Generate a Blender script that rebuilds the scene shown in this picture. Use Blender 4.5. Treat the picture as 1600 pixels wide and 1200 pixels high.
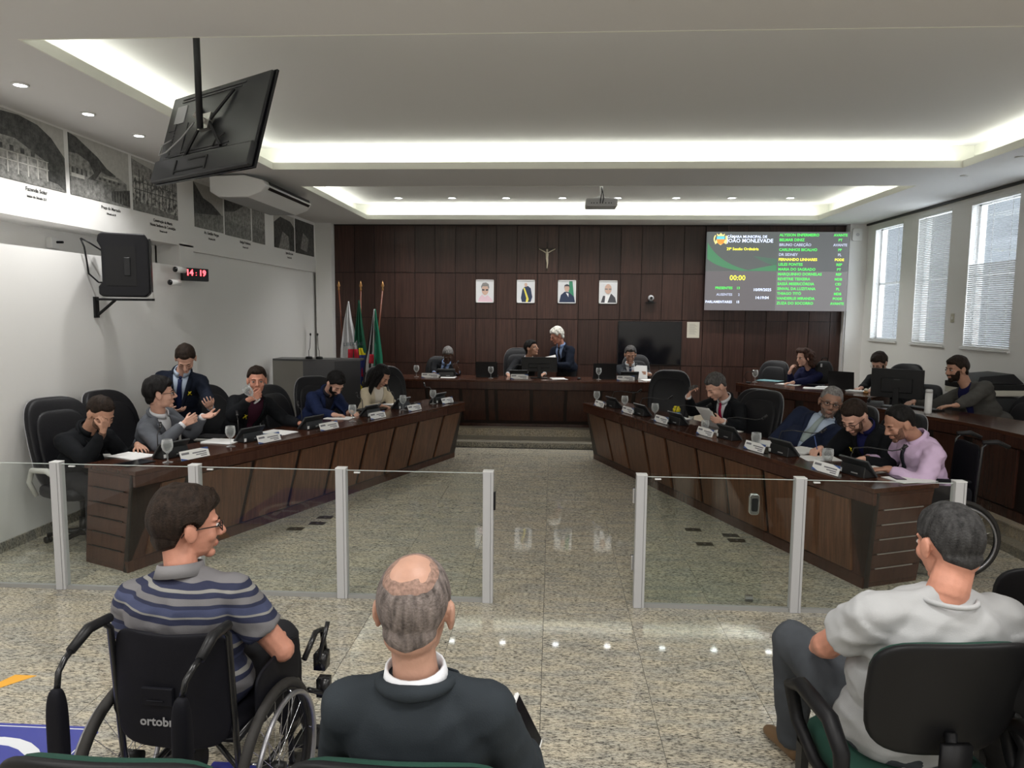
import bpy, bmesh, math, random
from math import sin, cos, pi, radians
from mathutils import Vector, Matrix, noise
from mathutils.bvhtree import BVHTree
random.seed(7)
for o in list(bpy.data.objects): bpy.data.objects.remove(o, do_unlink=True)
S = bpy.context.scene
COL = S.collection
V = Vector

# ------------------------------------------------------------------ camera, world, exposure
cam_d = bpy.data.cameras.new('camera'); cam = bpy.data.objects.new('camera', cam_d); COL.objects.link(cam)
cam_d.sensor_fit = 'HORIZONTAL'; cam_d.sensor_width = 36.0; cam_d.lens = 36.0*1109/1600
cam_d.clip_start = .05; cam_d.clip_end = 200
_ya, _pi, _ro = 0.05646, 0.10027, 0.009
_w = V((-sin(_ya)*cos(_pi), cos(_ya)*cos(_pi), -sin(_pi))); _r = V((cos(_ya), sin(_ya), 0)); _u = _r.cross(_w)
_r2 = cos(_ro)*_r+sin(_ro)*_u; _u2 = -sin(_ro)*_r+cos(_ro)*_u
cam.matrix_world = Matrix(((_r2.x,_u2.x,-_w.x,0),(_r2.y,_u2.y,-_w.y,0),(_r2.z,_u2.z,-_w.z,1.95),(0,0,0,1)))
S.camera = cam
S.view_settings.view_transform = 'Standard'; S.view_settings.look = 'None'
S.view_settings.gamma = 1.0; S.view_settings.use_curve_mapping = False
S.view_settings.exposure = 0.80
W = bpy.data.worlds.new('world'); S.world = W; W.use_nodes = True
_nt = W.node_tree; _bg = _nt.nodes['Background']
_bg.inputs[0].default_value = (.92, .94, 1, 1); _bg.inputs[1].default_value = 3.6

def area(name, loc, rot, sx, sy, power, color=(1,1,1), spread=None):
    l = bpy.data.lights.new(name, 'AREA'); l.shape = 'RECTANGLE'; l.size = sx; l.size_y = sy
    l.energy = power; l.color = color
    if spread: l.spread = radians(spread)
    o = bpy.data.objects.new(name, l); o.location = loc; o.rotation_euler = rot; COL.objects.link(o); return o
COOL = (.97, 1.0, 1.0)
# cove strips: rectangular lamps lying on the ledges, shining up
T1 = (-3.22, 4.40, 4.25, 8.13); T2 = (-3.28, 4.45, 9.21, 12.45)
REC = .24
for (x0, x1, y0, y1), pw in ((T1, 1.25), (T2, 1.2)):
    for (cx, cy, sx, sy) in (((x0+x1)/2, y1+REC*.78, x1-x0, .05), ((x0+x1)/2, y0-REC*.78, x1-x0, .05),
                             (x0-REC*.78, (y0+y1)/2, .05, y1-y0), (x1+REC*.78, (y0+y1)/2, .05, y1-y0)):
        area('cove_lamp', (cx, cy, 3.632), (pi, 0, 0), sx, sy, pw*max(sx, sy), (.97, 1, .93))
# unseen fill lights, added above and behind the camera to brighten the hall
for x in (-2.6, .4, 3.4):
    for y in (-2.8, -.2, 2.0):
        area('hall_fill', (x, y, 3.53), (0, 0, 0), .9, .5, 25, (1, .985, .96))

# ------------------------------------------------------------------ materials
MATS = {}
def mat(name, col, rough=.5, metal=0.0, spec=.5, bump=None, vary=None, emit=None, alpha=None, trans=0, ior=1.45, coat=0, sheen=0):
    if name in MATS: return MATS[name]
    m = bpy.data.materials.new(name); m.use_nodes = True; nt = m.node_tree; N = nt.nodes; L = nt.links
    b = N['Principled BSDF']; b.inputs['Base Color'].default_value = (*col, 1)
    b.inputs['Roughness'].default_value = rough; b.inputs['Metallic'].default_value = metal
    b.inputs['Specular IOR Level'].default_value = spec; b.inputs['IOR'].default_value = ior
    b.inputs['Transmission Weight'].default_value = trans; b.inputs['Coat Weight'].default_value = coat
    b.inputs['Sheen Weight'].default_value = sheen
    if emit: b.inputs['Emission Color'].default_value = (*emit[0], 1); b.inputs['Emission Strength'].default_value = emit[1]
    if bump or vary:
        tc = N.new('ShaderNodeTexCoord')
    if vary:   # (scale, amount, stretch)
        mp = N.new('ShaderNodeMapping'); mp.inputs['Scale'].default_value = vary[2] if len(vary) > 2 else (1,1,1)
        L.new(tc.outputs['Object'], mp.inputs[0])
        n = N.new('ShaderNodeTexNoise'); n.inputs['Scale'].default_value = vary[0]; n.inputs['Detail'].default_value = 5
        L.new(mp.outputs[0], n.inputs['Vector'])
        r = N.new('ShaderNodeMapRange'); r.inputs[1].default_value = .3; r.inputs[2].default_value = .7
        r.inputs[3].default_value = 1-vary[1]; r.inputs[4].default_value = 1+vary[1]; L.new(n.outputs[0], r.inputs[0])
        mx = N.new('ShaderNodeVectorMath'); mx.operation = 'SCALE'; mx.inputs[0].default_value = col
        L.new(r.outputs[0], mx.inputs['Scale']); L.new(mx.outputs[0], b.inputs['Base Color'])
    if bump:   # (scale, strength)
        n2 = N.new('ShaderNodeTexNoise'); n2.inputs['Scale'].default_value = bump[0]; n2.inputs['Detail'].default_value = 4
        L.new(tc.outputs['Object'], n2.inputs['Vector'])
        bp = N.new('ShaderNodeBump'); bp.inputs['Strength'].default_value = bump[1]; bp.inputs['Distance'].default_value = .01
        L.new(n2.outputs[0], bp.inputs['Height']); L.new(bp.outputs[0], b.inputs['Normal'])
    MATS[name] = m; return m
def ramp(nt, fac, stops, interp='LINEAR'):
    r = nt.nodes.new('ShaderNodeValToRGB'); r.color_ramp.interpolation = interp; e = r.color_ramp.elements
    e[0].position = stops[0][0]; e[0].color = (*stops[0][1], 1)
    e[1].position = stops[1][0]; e[1].color = (*stops[1][1], 1)
    for p, c in stops[2:]:
        k = e.new(p); k.color = (*c, 1)
    nt.links.new(fac, r.inputs[0]); return r.outputs[0]
def granite(name, light, mid, dark, sc=1.35, rough=.04, stretch=(1,3.6,1)):
    m = mat(name, mid, rough); nt = m.node_tree; N = nt.nodes; L = nt.links; b = N['Principled BSDF']
    g = N.new('ShaderNodeNewGeometry'); oi = N.new('ShaderNodeObjectInfo')
    ad = N.new('ShaderNodeVectorMath'); ad.operation = 'ADD'; L.new(g.outputs['Position'], ad.inputs[0])
    cx = N.new('ShaderNodeCombineXYZ'); mu = N.new('ShaderNodeMath'); mu.operation = 'MULTIPLY'; mu.inputs[1].default_value = 37.
    L.new(oi.outputs['Random'], mu.inputs[0]); L.new(mu.outputs[0], cx.inputs[2]); L.new(cx.outputs[0], ad.inputs[1])
    mp = N.new('ShaderNodeMapping'); mp.inputs['Scale'].default_value = tuple(s*sc for s in stretch); L.new(ad.outputs[0], mp.inputs[0])
    n1 = N.new('ShaderNodeTexNoise'); n1.inputs['Scale'].default_value = 30; n1.inputs['Detail'].default_value = 8; n1.inputs['Roughness'].default_value = .72
    n2 = N.new('ShaderNodeTexNoise'); n2.inputs['Scale'].default_value = 3.0; n2.inputs['Detail'].default_value = 3
    n3 = N.new('ShaderNodeTexNoise'); n3.inputs['Scale'].default_value = 60; n3.inputs['Detail'].default_value = 4
    for n in (n1, n2, n3): L.new(mp.outputs[0], n.inputs['Vector'])
    c1 = ramp(nt, n1.outputs[0], [(.38, dark), (.46, mid), (.53, light), (.63, tuple(min(1, c*1.15) for c in light))])
    c2 = ramp(nt, n2.outputs[0], [(.35, (.78,.80,.82)), (.65, (1.04,1.0,.92))])
    c3 = ramp(nt, n3.outputs[0], [(.33, (.30,.30,.30)), (.42, (1,1,1))])
    mx = N.new('ShaderNodeMix'); mx.data_type = 'RGBA'; mx.blend_type = 'MULTIPLY'; mx.inputs[0].default_value = 1
    L.new(c1, mx.inputs[6]); L.new(c2, mx.inputs[7])
    mx2 = N.new('ShaderNodeMix'); mx2.data_type = 'RGBA'; mx2.blend_type = 'MULTIPLY'; mx2.inputs[0].default_value = .8
    L.new(mx.outputs[2], mx2.inputs[6]); L.new(c3, mx2.inputs[7])
    L.new(mx2.outputs[2], b.inputs['Base Color']); return m
def wood(name, c0, c1, rough=.3, axis='Z', sc=1.0, vary=.25):
    m = mat(name, c0, rough); nt = m.node_tree; N = nt.nodes; L = nt.links; b = N['Principled BSDF']
    tc = N.new('ShaderNodeTexCoord'); oi = N.new('ShaderNodeObjectInfo')
    ad = N.new('ShaderNodeVectorMath'); ad.operation = 'ADD'; L.new(tc.outputs['Object'], ad.inputs[0])
    mu = N.new('ShaderNodeMath'); mu.operation = 'MULTIPLY'; mu.inputs[1].default_value = 53.
    L.new(oi.outputs['Random'], mu.inputs[0]); L.new(mu.outputs[0], ad.inputs[1])
    st = {'Z': (1,1,.045), 'X': (.045,1,1), 'Y': (1,.045,1)}[axis]
    mp = N.new('ShaderNodeMapping'); mp.inputs['Scale'].default_value = tuple(s*sc for s in st); L.new(ad.outputs[0], mp.inputs[0])
    n1 = N.new('ShaderNodeTexNoise'); n1.inputs['Scale'].default_value = 34; n1.inputs['Detail'].default_value = 6; n1.inputs['Roughness'].default_value = .65
    n1.inputs['Distortion'].default_value = .4
    L.new(mp.outputs[0], n1.inputs['Vector'])
    c = ramp(nt, n1.outputs[0], [(.32, c0), (.68, c1)])
    r = N.new('ShaderNodeMapRange'); r.inputs[3].default_value = 1-vary; r.inputs[4].default_value = 1+vary; L.new(oi.outputs['Random'], r.inputs[0])
    mx = N.new('ShaderNodeVectorMath'); mx.operation = 'SCALE'; L.new(c, mx.inputs[0]); L.new(r.outputs[0], mx.inputs['Scale'])
    L.new(mx.outputs[0], b.inputs['Base Color'])
    return m

M_wall = mat('wall_paint', (.80,.79,.77), .75, bump=(9, .05))
M_ceil = mat('ceiling_paint', (.74,.73,.72), .85)
M_cove = mat('cove_paint', (.84,.84,.76), .8)
M_floor = granite('floor_granite', (.57,.53,.44), (.31,.29,.245), (.045,.043,.04))
M_joint = mat('tile_joint', (.10,.095,.085), .8)
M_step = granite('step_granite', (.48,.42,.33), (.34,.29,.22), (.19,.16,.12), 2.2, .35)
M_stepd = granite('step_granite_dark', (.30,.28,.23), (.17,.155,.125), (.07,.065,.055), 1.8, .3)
M_base = granite('baseboard_granite', (.40,.38,.34), (.24,.23,.21), (.07,.07,.07), 1.3, .2)
M_wallwood = wood('panel_wood', (.026,.012,.009), (.062,.029,.022), .33)
M_groove = mat('groove_dark', (.010,.005,.004), .6)
M_deskwood = wood('desk_wood', (.062,.027,.014), (.150,.066,.033), .30, vary=.16)
M_desktop = wood('desktop_wood', (.040,.014,.008), (.085,.032,.018), .16, 'Y', vary=.1)
M_deskdark = wood('desk_frame_wood', (.046,.018,.012), (.074,.031,.020), .24, vary=.1)
M_benchwood = wood('bench_wood', (.028,.011,.008), (.060,.024,.016), .27, vary=.12)
M_white = mat('white_plastic', (.78,.78,.77), .4)
M_alu = mat('painted_metal_grey', (.50,.50,.51), .45)
M_black = mat('black_plastic', (.010,.010,.011), .42, spec=.35)
M_blackg = mat('black_gloss', (.006,.006,.008), .08)
M_leather = mat('black_leather', (.008,.008,.010), .48, spec=.3, bump=(60,.12))
M_chrome = mat('chrome', (.7,.7,.72), .18, 1.0)
M_steel = mat('brushed_steel', (.36,.35,.33), .42, 1.0)
M_paper = mat('paper', (.85,.85,.84), .7)
def pane_mat(name, tint, refl=.5, f0=.04):
    m = bpy.data.materials.new(name); m.use_nodes = True; nt = m.node_tree; N = nt.nodes; L = nt.links; N.remove(N['Principled BSDF'])
    t = N.new('ShaderNodeBsdfTransparent'); t.inputs[0].default_value = (*tint, 1); g = N.new('ShaderNodeBsdfGlossy'); g.inputs['Roughness'].default_value = .0
    fr = N.new('ShaderNodeFresnel'); fr.inputs[0].default_value = 1.45; mx = N.new('ShaderNodeMixShader')
    ge = N.new('ShaderNodeNewGeometry'); iv = N.new('ShaderNodeMath'); iv.operation = 'SUBTRACT'; iv.inputs[0].default_value = 1; L.new(ge.outputs['Backfacing'], iv.inputs[1])
    mu = N.new('ShaderNodeMath'); mu.operation = 'MULTIPLY'; L.new(fr.outputs[0], mu.inputs[0]); L.new(iv.outputs[0], mu.inputs[1]); L.new(mu.outputs[0], mx.inputs[0]); L.new(t.outputs[0], mx.inputs[1]); L.new(g.outputs[0], mx.inputs[2]); L.new(mx.outputs[0], N['Material Output'].inputs[0]); MATS[name] = m; return m
M_glasspane = pane_mat('clear_pane', (.965,.985,.975))
def goblet_mat():
    m = bpy.data.materials.new('drinking_glass'); m.use_nodes = True; nt = m.node_tree; N = nt.nodes; L = nt.links; p = N['Principled BSDF']
    p.inputs['Base Color'].default_value = (.9,.92,.92,1); p.inputs['Roughness'].default_value = .06; p.inputs['Specular IOR Level'].default_value = 1.0
    t = N.new('ShaderNodeBsdfTransparent'); t.inputs[0].default_value = (.96,.97,.97,1); lw = N.new('ShaderNodeLayerWeight'); lw.inputs[0].default_value = .42
    mr = N.new('ShaderNodeMapRange'); mr.inputs[1].default_value = .1; mr.inputs[2].default_value = 1; mr.inputs[3].default_value = .10; mr.inputs[4].default_value = .85; L.new(lw.outputs['Facing'], mr.inputs[0])  # white mixed in toward the outline: highlights put into the glass colour
    mx = N.new('ShaderNodeMixShader'); L.new(mr.outputs[0], mx.inputs[0]); L.new(t.outputs[0], mx.inputs[1]); L.new(p.outputs[0], mx.inputs[2]); L.new(mx.outputs[0], N['Material Output'].inputs[0]); return m
M_glass = goblet_mat()
M_dark = mat('dark_grey', (.045,.045,.048), .5)

# ------------------------------------------------------------------ mesh helpers
class MB:
    def __init__(s): s.v = []; s.f = []; s.mi = []; s.cur = 0
    def add(s, vs, fs, M=None):
        n = len(s.v)
        s.v += [tuple(M @ V(p)) if M else tuple(p) for p in vs]
        s.f += [tuple(n+i for i in f) for f in fs]; s.mi += [s.cur]*len(fs); return s
    def box(s, c, d, M=None, tz=0.0):
        x, y, z = d[0]/2, d[1]/2, d[2]/2; cx, cy, cz = c
        vs = [(cx+a*x, cy+b*y, cz+e*z) for e in (-1,1) for b in (-1,1) for a in (-1,1)]
        return s.add(vs, [(0,2,3,1),(4,5,7,6),(0,1,5,4),(2,6,7,3),(0,4,6,2),(1,3,7,5)], M)
    def bb(s, a, b, M=None):
        return s.box([(a[i]+b[i])/2 for i in range(3)], [abs(b[i]-a[i]) for i in range(3)], M)
    def prism(s, poly, z0, z1, M=None):
        n = len(poly)
        vs = [(p[0], p[1], z0) for p in poly]+[(p[0], p[1], z1) for p in poly]
        fs = [tuple(range(n-1, -1, -1)), tuple(range(n, 2*n))]+[(i, (i+1) % n, n+(i+1) % n, n+i) for i in range(n)]
        return s.add(vs, fs, M)
    def hexa(s, p8, M=None):   # bottom 4 (ccw), top 4
        return s.add(p8, [(3,2,1,0),(4,5,6,7),(0,1,5,4),(1,2,6,5),(2,3,7,6),(3,0,4,7)], M)
    def tube(s, pts, r, n=8, cap=True, M=None, closed=False):
        pts = [V(p) for p in pts]; k = len(pts); rs = r if isinstance(r, (list, tuple)) else [r]*k
        up = None; vs = []; fs = []
        for i, p in enumerate(pts):
            a = pts[(i-1) % k] if (closed or i > 0) else p; b = pts[(i+1) % k] if (closed or i < k-1) else p
            t = (b-a).normalized() if (b-a).length > 1e-9 else V((0,0,1))
            if up is None: up = t.orthogonal().normalized()
            else:
                up = up - t*up.dot(t); up = up.normalized() if up.length > 1e-6 else t.orthogonal().normalized()
            w = t.cross(up)
            for j in range(n):
                an = 2*pi*j/n; vs.append(p+rs[i]*(cos(an)*up+sin(an)*w))
        m = k if closed else k-1
        for i in range(m):
            for j in range(n):
                a0 = i*n+j; a1 = i*n+(j+1) % n; b0 = ((i+1) % k)*n+j; b1 = ((i+1) % k)*n+(j+1) % n
                fs.append((a0, a1, b1, b0))
        if cap and not closed: fs += [tuple(range(n-1, -1, -1)), tuple(range((k-1)*n, k*n))]
        return s.add(vs, fs, M)
    def cap(s, a, b, ra, rb, n=12, rings=3):     # capsule with tapered radii
        a = V(a); b = V(b); t = (b-a); L = t.length; t = t.normalized() if L > 1e-6 else V((0,0,1))
        pts = []; rs = []
        for i in range(rings, 0, -1):
            an = i/rings*pi/2; pts.append(a-t*ra*sin(an)); rs.append(max(ra*cos(an), ra*.05))
        pts.append(a); rs.append(ra); pts.append(b); rs.append(rb)
        for i in range(1, rings+1):
            an = i/rings*pi/2; pts.append(b+t*rb*sin(an)); rs.append(max(rb*cos(an), rb*.05))
        return s.tube(pts, rs, n)
    def lathe(s, prof, n=20, M=None):   # prof: (r, z)
        vs = []; fs = []; k = len(prof)
        for r, z in prof:
            for j in range(n): vs.append((r*cos(2*pi*j/n), r*sin(2*pi*j/n), z))
        for i in range(k-1):
            for j in range(n): fs.append((i*n+j, i*n+(j+1) % n, (i+1)*n+(j+1) % n, (i+1)*n+j))
        if prof[0][0] > 1e-4: fs.append(tuple(range(n-1, -1, -1)))
        if prof[-1][0] > 1e-4: fs.append(tuple(range((k-1)*n, k*n)))
        return s.add(vs, fs, M)
    def ell(s, c, r, n=16, m=10, M=None, fn=None):
        vs = [(0,0,-1)]; fs = []
        for i in range(1, m):
            la = -pi/2+pi*i/m
            for j in range(n): vs.append((cos(la)*cos(2*pi*j/n), cos(la)*sin(2*pi*j/n), sin(la)))
        vs.append((0,0,1))
        for j in range(n): fs.append((0, 1+(j+1) % n, 1+j))
        for i in range(m-2):
            for j in range(n): fs.append((1+i*n+j, 1+i*n+(j+1) % n, 1+(i+1)*n+(j+1) % n, 1+(i+1)*n+j))
        b = 1+(m-2)*n
        for j in range(n): fs.append((b+j, b+(j+1) % n, len(vs)-1))
        out = []
        for d in vs:
            k = fn(V(d)) if fn else 1.0
            out.append((c[0]+d[0]*r[0]*k, c[1]+d[1]*r[1]*k, c[2]+d[2]*r[2]*k))
        return s.add(out, fs, M)
    def rbox(s, c, d, r, M=None, n=4, seg=3):   # rounded-in-plan box (rounded xz outline), thickness along y
        x, y, z = d[0]/2, d[1]/2, d[2]/2; out = []
        for (sx, sz, a0) in ((1,1,0),(-1,1,pi/2),(-1,-1,pi),(1,-1,1.5*pi)):
            for k in range(n+1):
                a = a0+pi/2*k/n; out.append((sx*(x-r)+r*cos(a), sz*(z-r)+r*sin(a)))
        k = len(out)
        vs = [(c[0]+p[0], c[1]-y, c[2]+p[1]) for p in out]+[(c[0]+p[0], c[1]+y, c[2]+p[1]) for p in out]
        fs = [tuple(range(k)), tuple(range(2*k-1, k-1, -1))]+[(i, k+i, k+(i+1) % k, (i+1) % k) for i in range(k)]
        return s.add(vs, fs, M)
    def mesh(s, name, mats, smooth=False):
        me = bpy.data.meshes.new(name); me.from_pydata(s.v, [], s.f)
        for m in (mats if isinstance(mats, (list, tuple)) else [mats]): me.materials.append(m)
        if max(s.mi, default=0): me.polygons.foreach_set('material_index', s.mi)
        if smooth: me.polygons.foreach_set('use_smooth', [True]*len(s.f))
        me.update(); return me
    def build(s, name, mats, parent=None, smooth=False, bev=0, loc=None):
        o = bpy.data.objects.new(name, s.mesh(name, mats, smooth)); COL.objects.link(o)
        if parent: o.parent = parent
        if loc: o.location = loc
        if bev:
            m = o.modifiers.new('bevel', 'BEVEL'); m.width = bev; m.segments = 2; m.limit_method = 'ANGLE'; m.angle_limit = radians(40)
            if not smooth:
                o.data.polygons.foreach_set('use_smooth', [True]*len(s.f)); m.harden_normals = True
        return o
def box(name, a, b, m, parent=None, bev=0): return MB().bb(a, b).build(name, m, parent, bev=bev)
def thing(name, label, cat, loc=(0,0,0), rz=0, group=None, rot=None):
    o = bpy.data.objects.new(name, None); COL.objects.link(o); o.location = loc; o.rotation_euler = rot or (0,0,rz)
    o.empty_display_size = .05
    return tag(o, label, cat, group)
def tag(o, label, cat, group=None):
    o['label'] = label; o['category'] = cat
    if group: o['group'] = group
    return o
def struct(o): o['kind'] = 'structure'; return o
def stuff(o): o['kind'] = 'stuff'; return o
def children(o): return [c for c in bpy.data.objects if c.parent == o]
KIDS = {}
def dup(root, loc=None, rz=None, label=None, group=None):
    if root.name not in KIDS:
        KIDS[root.name] = [(c, children(c)) for c in children(root)]
    r = root.copy(); COL.objects.link(r)
    if loc is not None: r.location = loc
    if rz is not None: r.rotation_euler = (0,0,rz)
    if label: r['label'] = label
    if group: r['group'] = group
    for c, gs in KIDS[root.name]:
        c2 = c.copy(); COL.objects.link(c2); c2.parent = r
        for g in gs:
            g2 = g.copy(); COL.objects.link(g2); g2.parent = c2
    return r
def text(name, s, size, m, M, parent=None, align='CENTER', ext=.0006, bold=0.0, label=None):
    cu = bpy.data.curves.new(name, 'FONT'); cu.body = s; cu.size = size; cu.align_x = align; cu.extrude = ext; cu.offset = bold
    cu.resolution_u = 2
    t = bpy.data.objects.new(name, cu); COL.objects.link(t)
    me = bpy.data.meshes.new_from_object(t.evaluated_get(bpy.context.evaluated_depsgraph_get()))
    bpy.data.objects.remove(t); bpy.data.curves.remove(cu)
    me.transform(M); me.materials.clear(); me.materials.append(m); me.name = name
    o = bpy.data.objects.new(name, me); COL.objects.link(o)
    if parent: o.parent = parent
    if label: o['label'] = label
    return o
def frame(o, x, y):  # matrix whose local X, Y map on world vectors x, y
    x = V(x).normalized(); y = V(y).normalized(); z = x.cross(y)
    return Matrix(((x.x,y.x,z.x,o[0]),(x.y,y.y,z.y,o[1]),(x.z,y.z,z.z,o[2]),(0,0,0,1)))

# ------------------------------------------------------------------ room shell
XL, XR, YB, ZC, ZU = -4.38, 5.50, 13.20, 3.55, 3.84
YF = -4.2
fl = struct(MB().bb((XL-.3, YF, -.12), (XR+.2, YB+.1, -.004)).build('floor', M_joint))
TP = .5585
tilem = MB()
tilem.bb((.0015, .0015, -.0038), (TP-.0015, TP-.0015, 0)); tm = tilem.mesh('tile', M_floor)
ny = 0
for j in range(-3, 12):
    for i in range(-8, 8):
        x = -.033+i*TP; y = 3.37+j*TP
        if y > 5.6 and x > 3.7: continue
        t = bpy.data.objects.new('tile', tm); COL.objects.link(t); t.location = (x, y, 0); t.parent = fl
stuff(MB().bb((XL-.1, YF+.02, -.0038), (XR, 1.69, 0)).build('granite_slab', M_floor, fl))
# ceiling soffit with two recessed trays
c = MB(); t0 = ZC; t1 = ZC+.07
xs = [XL-.3, XR+.3]
def slab(mb, x0, x1, y0, y1, z0=t0, z1=t1): mb.bb((x0, y0, z0), (x1, y1, z1))
slab(c, xs[0], xs[1], YF, T1[2]); slab(c, xs[0], xs[1], T1[3], T2[2]); slab(c, xs[0], xs[1], T2[3], YB+.1)
slab(c, xs[0], T1[0], T1[2], T1[3]); slab(c, T1[1], xs[1], T1[2], T1[3])
slab(c, xs[0], T2[0], T2[2], T2[3]); slab(c, T2[1], xs[1], T2[2], T2[3])
ceiling = struct(c.build('ceiling', M_ceil))
for k, (x0, x1, y0, y1) in enumerate((T1, T2)):
    m = MB(); X0, X1, Y0, Y1 = x0-REC, x1+REC, y0-REC, y1+REC
    m.bb((X0, Y0, ZU), (X1, Y1, ZU+.05)); m.build('tray_ceiling', M_ceil, ceiling)
    m = MB()
    m.bb((X0-.03, Y0-.03, t1), (X0, Y1+.03, ZU+.05)); m.bb((X1, Y0-.03, t1), (X1+.03, Y1+.03, ZU+.05))
    m.bb((X0, Y0-.03, t1), (X1, Y0, ZU+.05)); m.bb((X0, Y1, t1), (X1, Y1+.03, ZU+.05))
    m.build('tray_side', M_cove, ceiling)
    m = MB(); e = .012                       # painted lip round the opening
    m.bb((x0, y0, t0-.002), (x0+e, y1, t1+.004)); m.bb((x1-e, y0, t0-.002), (x1, y1, t1+.004))
    m.bb((x0+e, y0, t0-.002), (x1-e, y0+e, t1+.004)); m.bb((x0+e, y1-e, t0-.002), (x1-e, y1, t1+.004))
    m.build('cove_lip', M_cove, ceiling)
# left wall: frieze beam, recess band, pier, lower wall
wl = struct(MB().bb((XL-.30, YF, 2.70), (XL, 8.52, ZC)).bb((XL-.30, YF, -.1), (XL, 8.20, 2.46)).bb((XL-.50, YF, 2.40), (XL-.42, 8.3, 2.75)).bb((XL-.42, YF, 2.42), (XL-.29, 8.3, 2.46)).bb((XL-.42, YF, 2.70), (XL-.29, 8.3, 2.74)).bb((XL-.5, 8.2, 2.42), (XL-.28, 8.3, 2.74))
    .bb((XL-.30, 8.20, -.1), (XL, 8.52, 2.72)).bb((XL-.30, 8.52, 2.655), (XL, YB, ZC)).bb((XL-.30, 8.52, -.1), (XL-.05, YB, 2.66)).build('wall_left', M_wall))
box('pier', (XL, 13.0, .0), (-4.08, YB+.05, ZC), M_wall, wl)
struct(MB().bb((XL-.03, YF, 0), (XL+.014, 8.52, .085)).build('baseboard_left', M_base))
# right wall with windows
WIN = [(11.73, 12.69), (10.35, 11.25), (8.90, 9.88), (7.45, 8.40)]; ZS, ZH = 1.545, 3.44  # last opening is added, mostly out of view, to let in more daylight
w = MB(); w.bb((XR, YF, -.1), (XR+.2, YB, ZS)); w.bb((XR, YF, ZH), (XR+.2, YB, ZC+.05))
ys = [YF]+[a for p in sorted(WIN) for a in p]+[YB]
for i in range(0, len(ys), 2): w.bb((XR, ys[i], ZS), (XR+.2, ys[i+1], ZH))
wr = struct(w.build('wall_right', M_wall))
box('pier', (5.20, 13.0, 0), (XR, YB+.05, ZC), M_wall, wr)
MB().bb((XR-.03, 6.0, ZC-.035), (XR-.001, 13.0, ZC-.002)).build('cornice', M_dark, wr)
struct(MB().bb((XL-.3, YF-.2, -.1), (XR+.2, YF, ZC+.1)).build('wall_front', M_wall))
# back wall: wood panels with grooves
wb = struct(MB().bb((XL-.3, YB, -.1), (XR, YB+.12, ZC+.05)).build('wall_back', M_groove))
zr = [.19, 1.0, 1.835, 2.67, 3.535]; pw = .3785; pm = {}
for r in range(4):
    m = MB().bb((.006, -.018, .006), (pw-.006, 0, zr[r+1]-zr[r]-.006)); pm[r] = m.mesh('panel', M_wallwood)
x = -4.08; i = 0
while x < 5.18:
    for r in range(4):
        wdt = min(pw, 5.195-x)
        me = pm[r] if wdt > pw-.01 else MB().bb((.004, -.018, .004), (wdt-.004, 0, zr[r+1]-zr[r]-.004)).mesh('panel', M_wallwood)
        o = bpy.data.objects.new('panel', me); COL.objects.link(o); o.parent = wb; o.location = (x, YB, zr[r])
    x += pw; i += 1
MB().bb((-4.08, YB-.02, 3.53), (5.2, YB+.01, ZC)).build('shadow_gap', M_groove, wb)
# windows: frame, glass, blind slats
M_frame = mat('window_frame', (.72,.72,.71), .4)
M_wing = pane_mat('window_pane', (.90,.94,.95))
M_slat = mat('blind_slat', (.74,.74,.75), .5)
WIN = WIN[:4]
for k, (y0, y1) in enumerate(WIN):
    fm = MB(); z0, z1 = ZS, ZH; xw = XR+.10
    for a, b in (((xw, y0, z0), (xw+.04, y0+.04, z1)), ((xw, y1-.04, z0), (xw+.04, y1, z1)), ((xw, y0, z0), (xw+.04, y1, z0+.04)), ((xw, y0, z1-.04), (xw+.04, y1, z1)),
                 ((xw, y0, (z0+z1)/2-.02), (xw+.04, y1, (z0+z1)/2+.02))): fm.bb(a, b)
    wf = struct(fm.build('window_%d' % (k+1), M_frame))
    box('pane', (xw+.015, y0+.04, z0+.04), (xw+.021, y1-.04, z1-.04), M_wing, wf)
    box('sill', (XR-.03, y0-.03, z0-.03), (XR+.10, y1+.03, z0), M_white, wf, bev=.004)
    bl = thing('venetian_blind', ['grey-lit closed venetian blind nearest the wooden back wall', 'bright white venetian blind on the middle window of the right wall',
        'venetian blind with dark upper half on the widest-looking window at the right', 'venetian blind on the added right-hand window nearest the public seats'][k], 'blind', (XR+.012, y0+.004, z0+.004))
    wd = y1-y0-.008; H = z1-z0-.008
    box('head_rail', (-.02, 0, H-.03), (.02, wd, H), M_white, bl); box('bottom_rail', (-.012, 0, .0), (.012, wd, .018), M_white, bl)
    pitch = .026; n = int((H-.06)/pitch); sm = MB().add([(-.010, 0, .003), (-.010, wd, .003), (0, 0, .0012), (0, wd, .0012), (.010, 0, -.006), (.010, wd, -.006)], [(0,1,3,2),(2,3,5,4)])
    me = sm.mesh('slat', M_slat)
    for q in range(n):
        o = bpy.data.objects.new('slat', me); COL.objects.link(o); o.parent = bl; o.location = (0, 0, .035+q*pitch)
        o.rotation_euler = (0, radians(-38 if (k == 0 or (k == 2 and q > n*.58)) else 40), 0)
    cm = MB()
    for fy in (.12, .5, .88): cm.box((-.012, wd*fy, H/2), (.0025, .004, H-.04))
    cm.build('cord', M_white, bl)
# facade beyond the windows
far = MB().bb((XR+6, -6, -3), (XR+6.4, 11.0, 2.1)).build('neighbouring_building', mat('far_render', (.72,.68,.63), .9)); struct(far)
struct(MB().bb((7.6, 17.2, -3), (14, 26, 8)).bb((7.4, 11.9, 3.25), (9.6, 14.6, 3.6)).build('dark_building', mat('far_dark', (.10,.105,.11), .9)))
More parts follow.
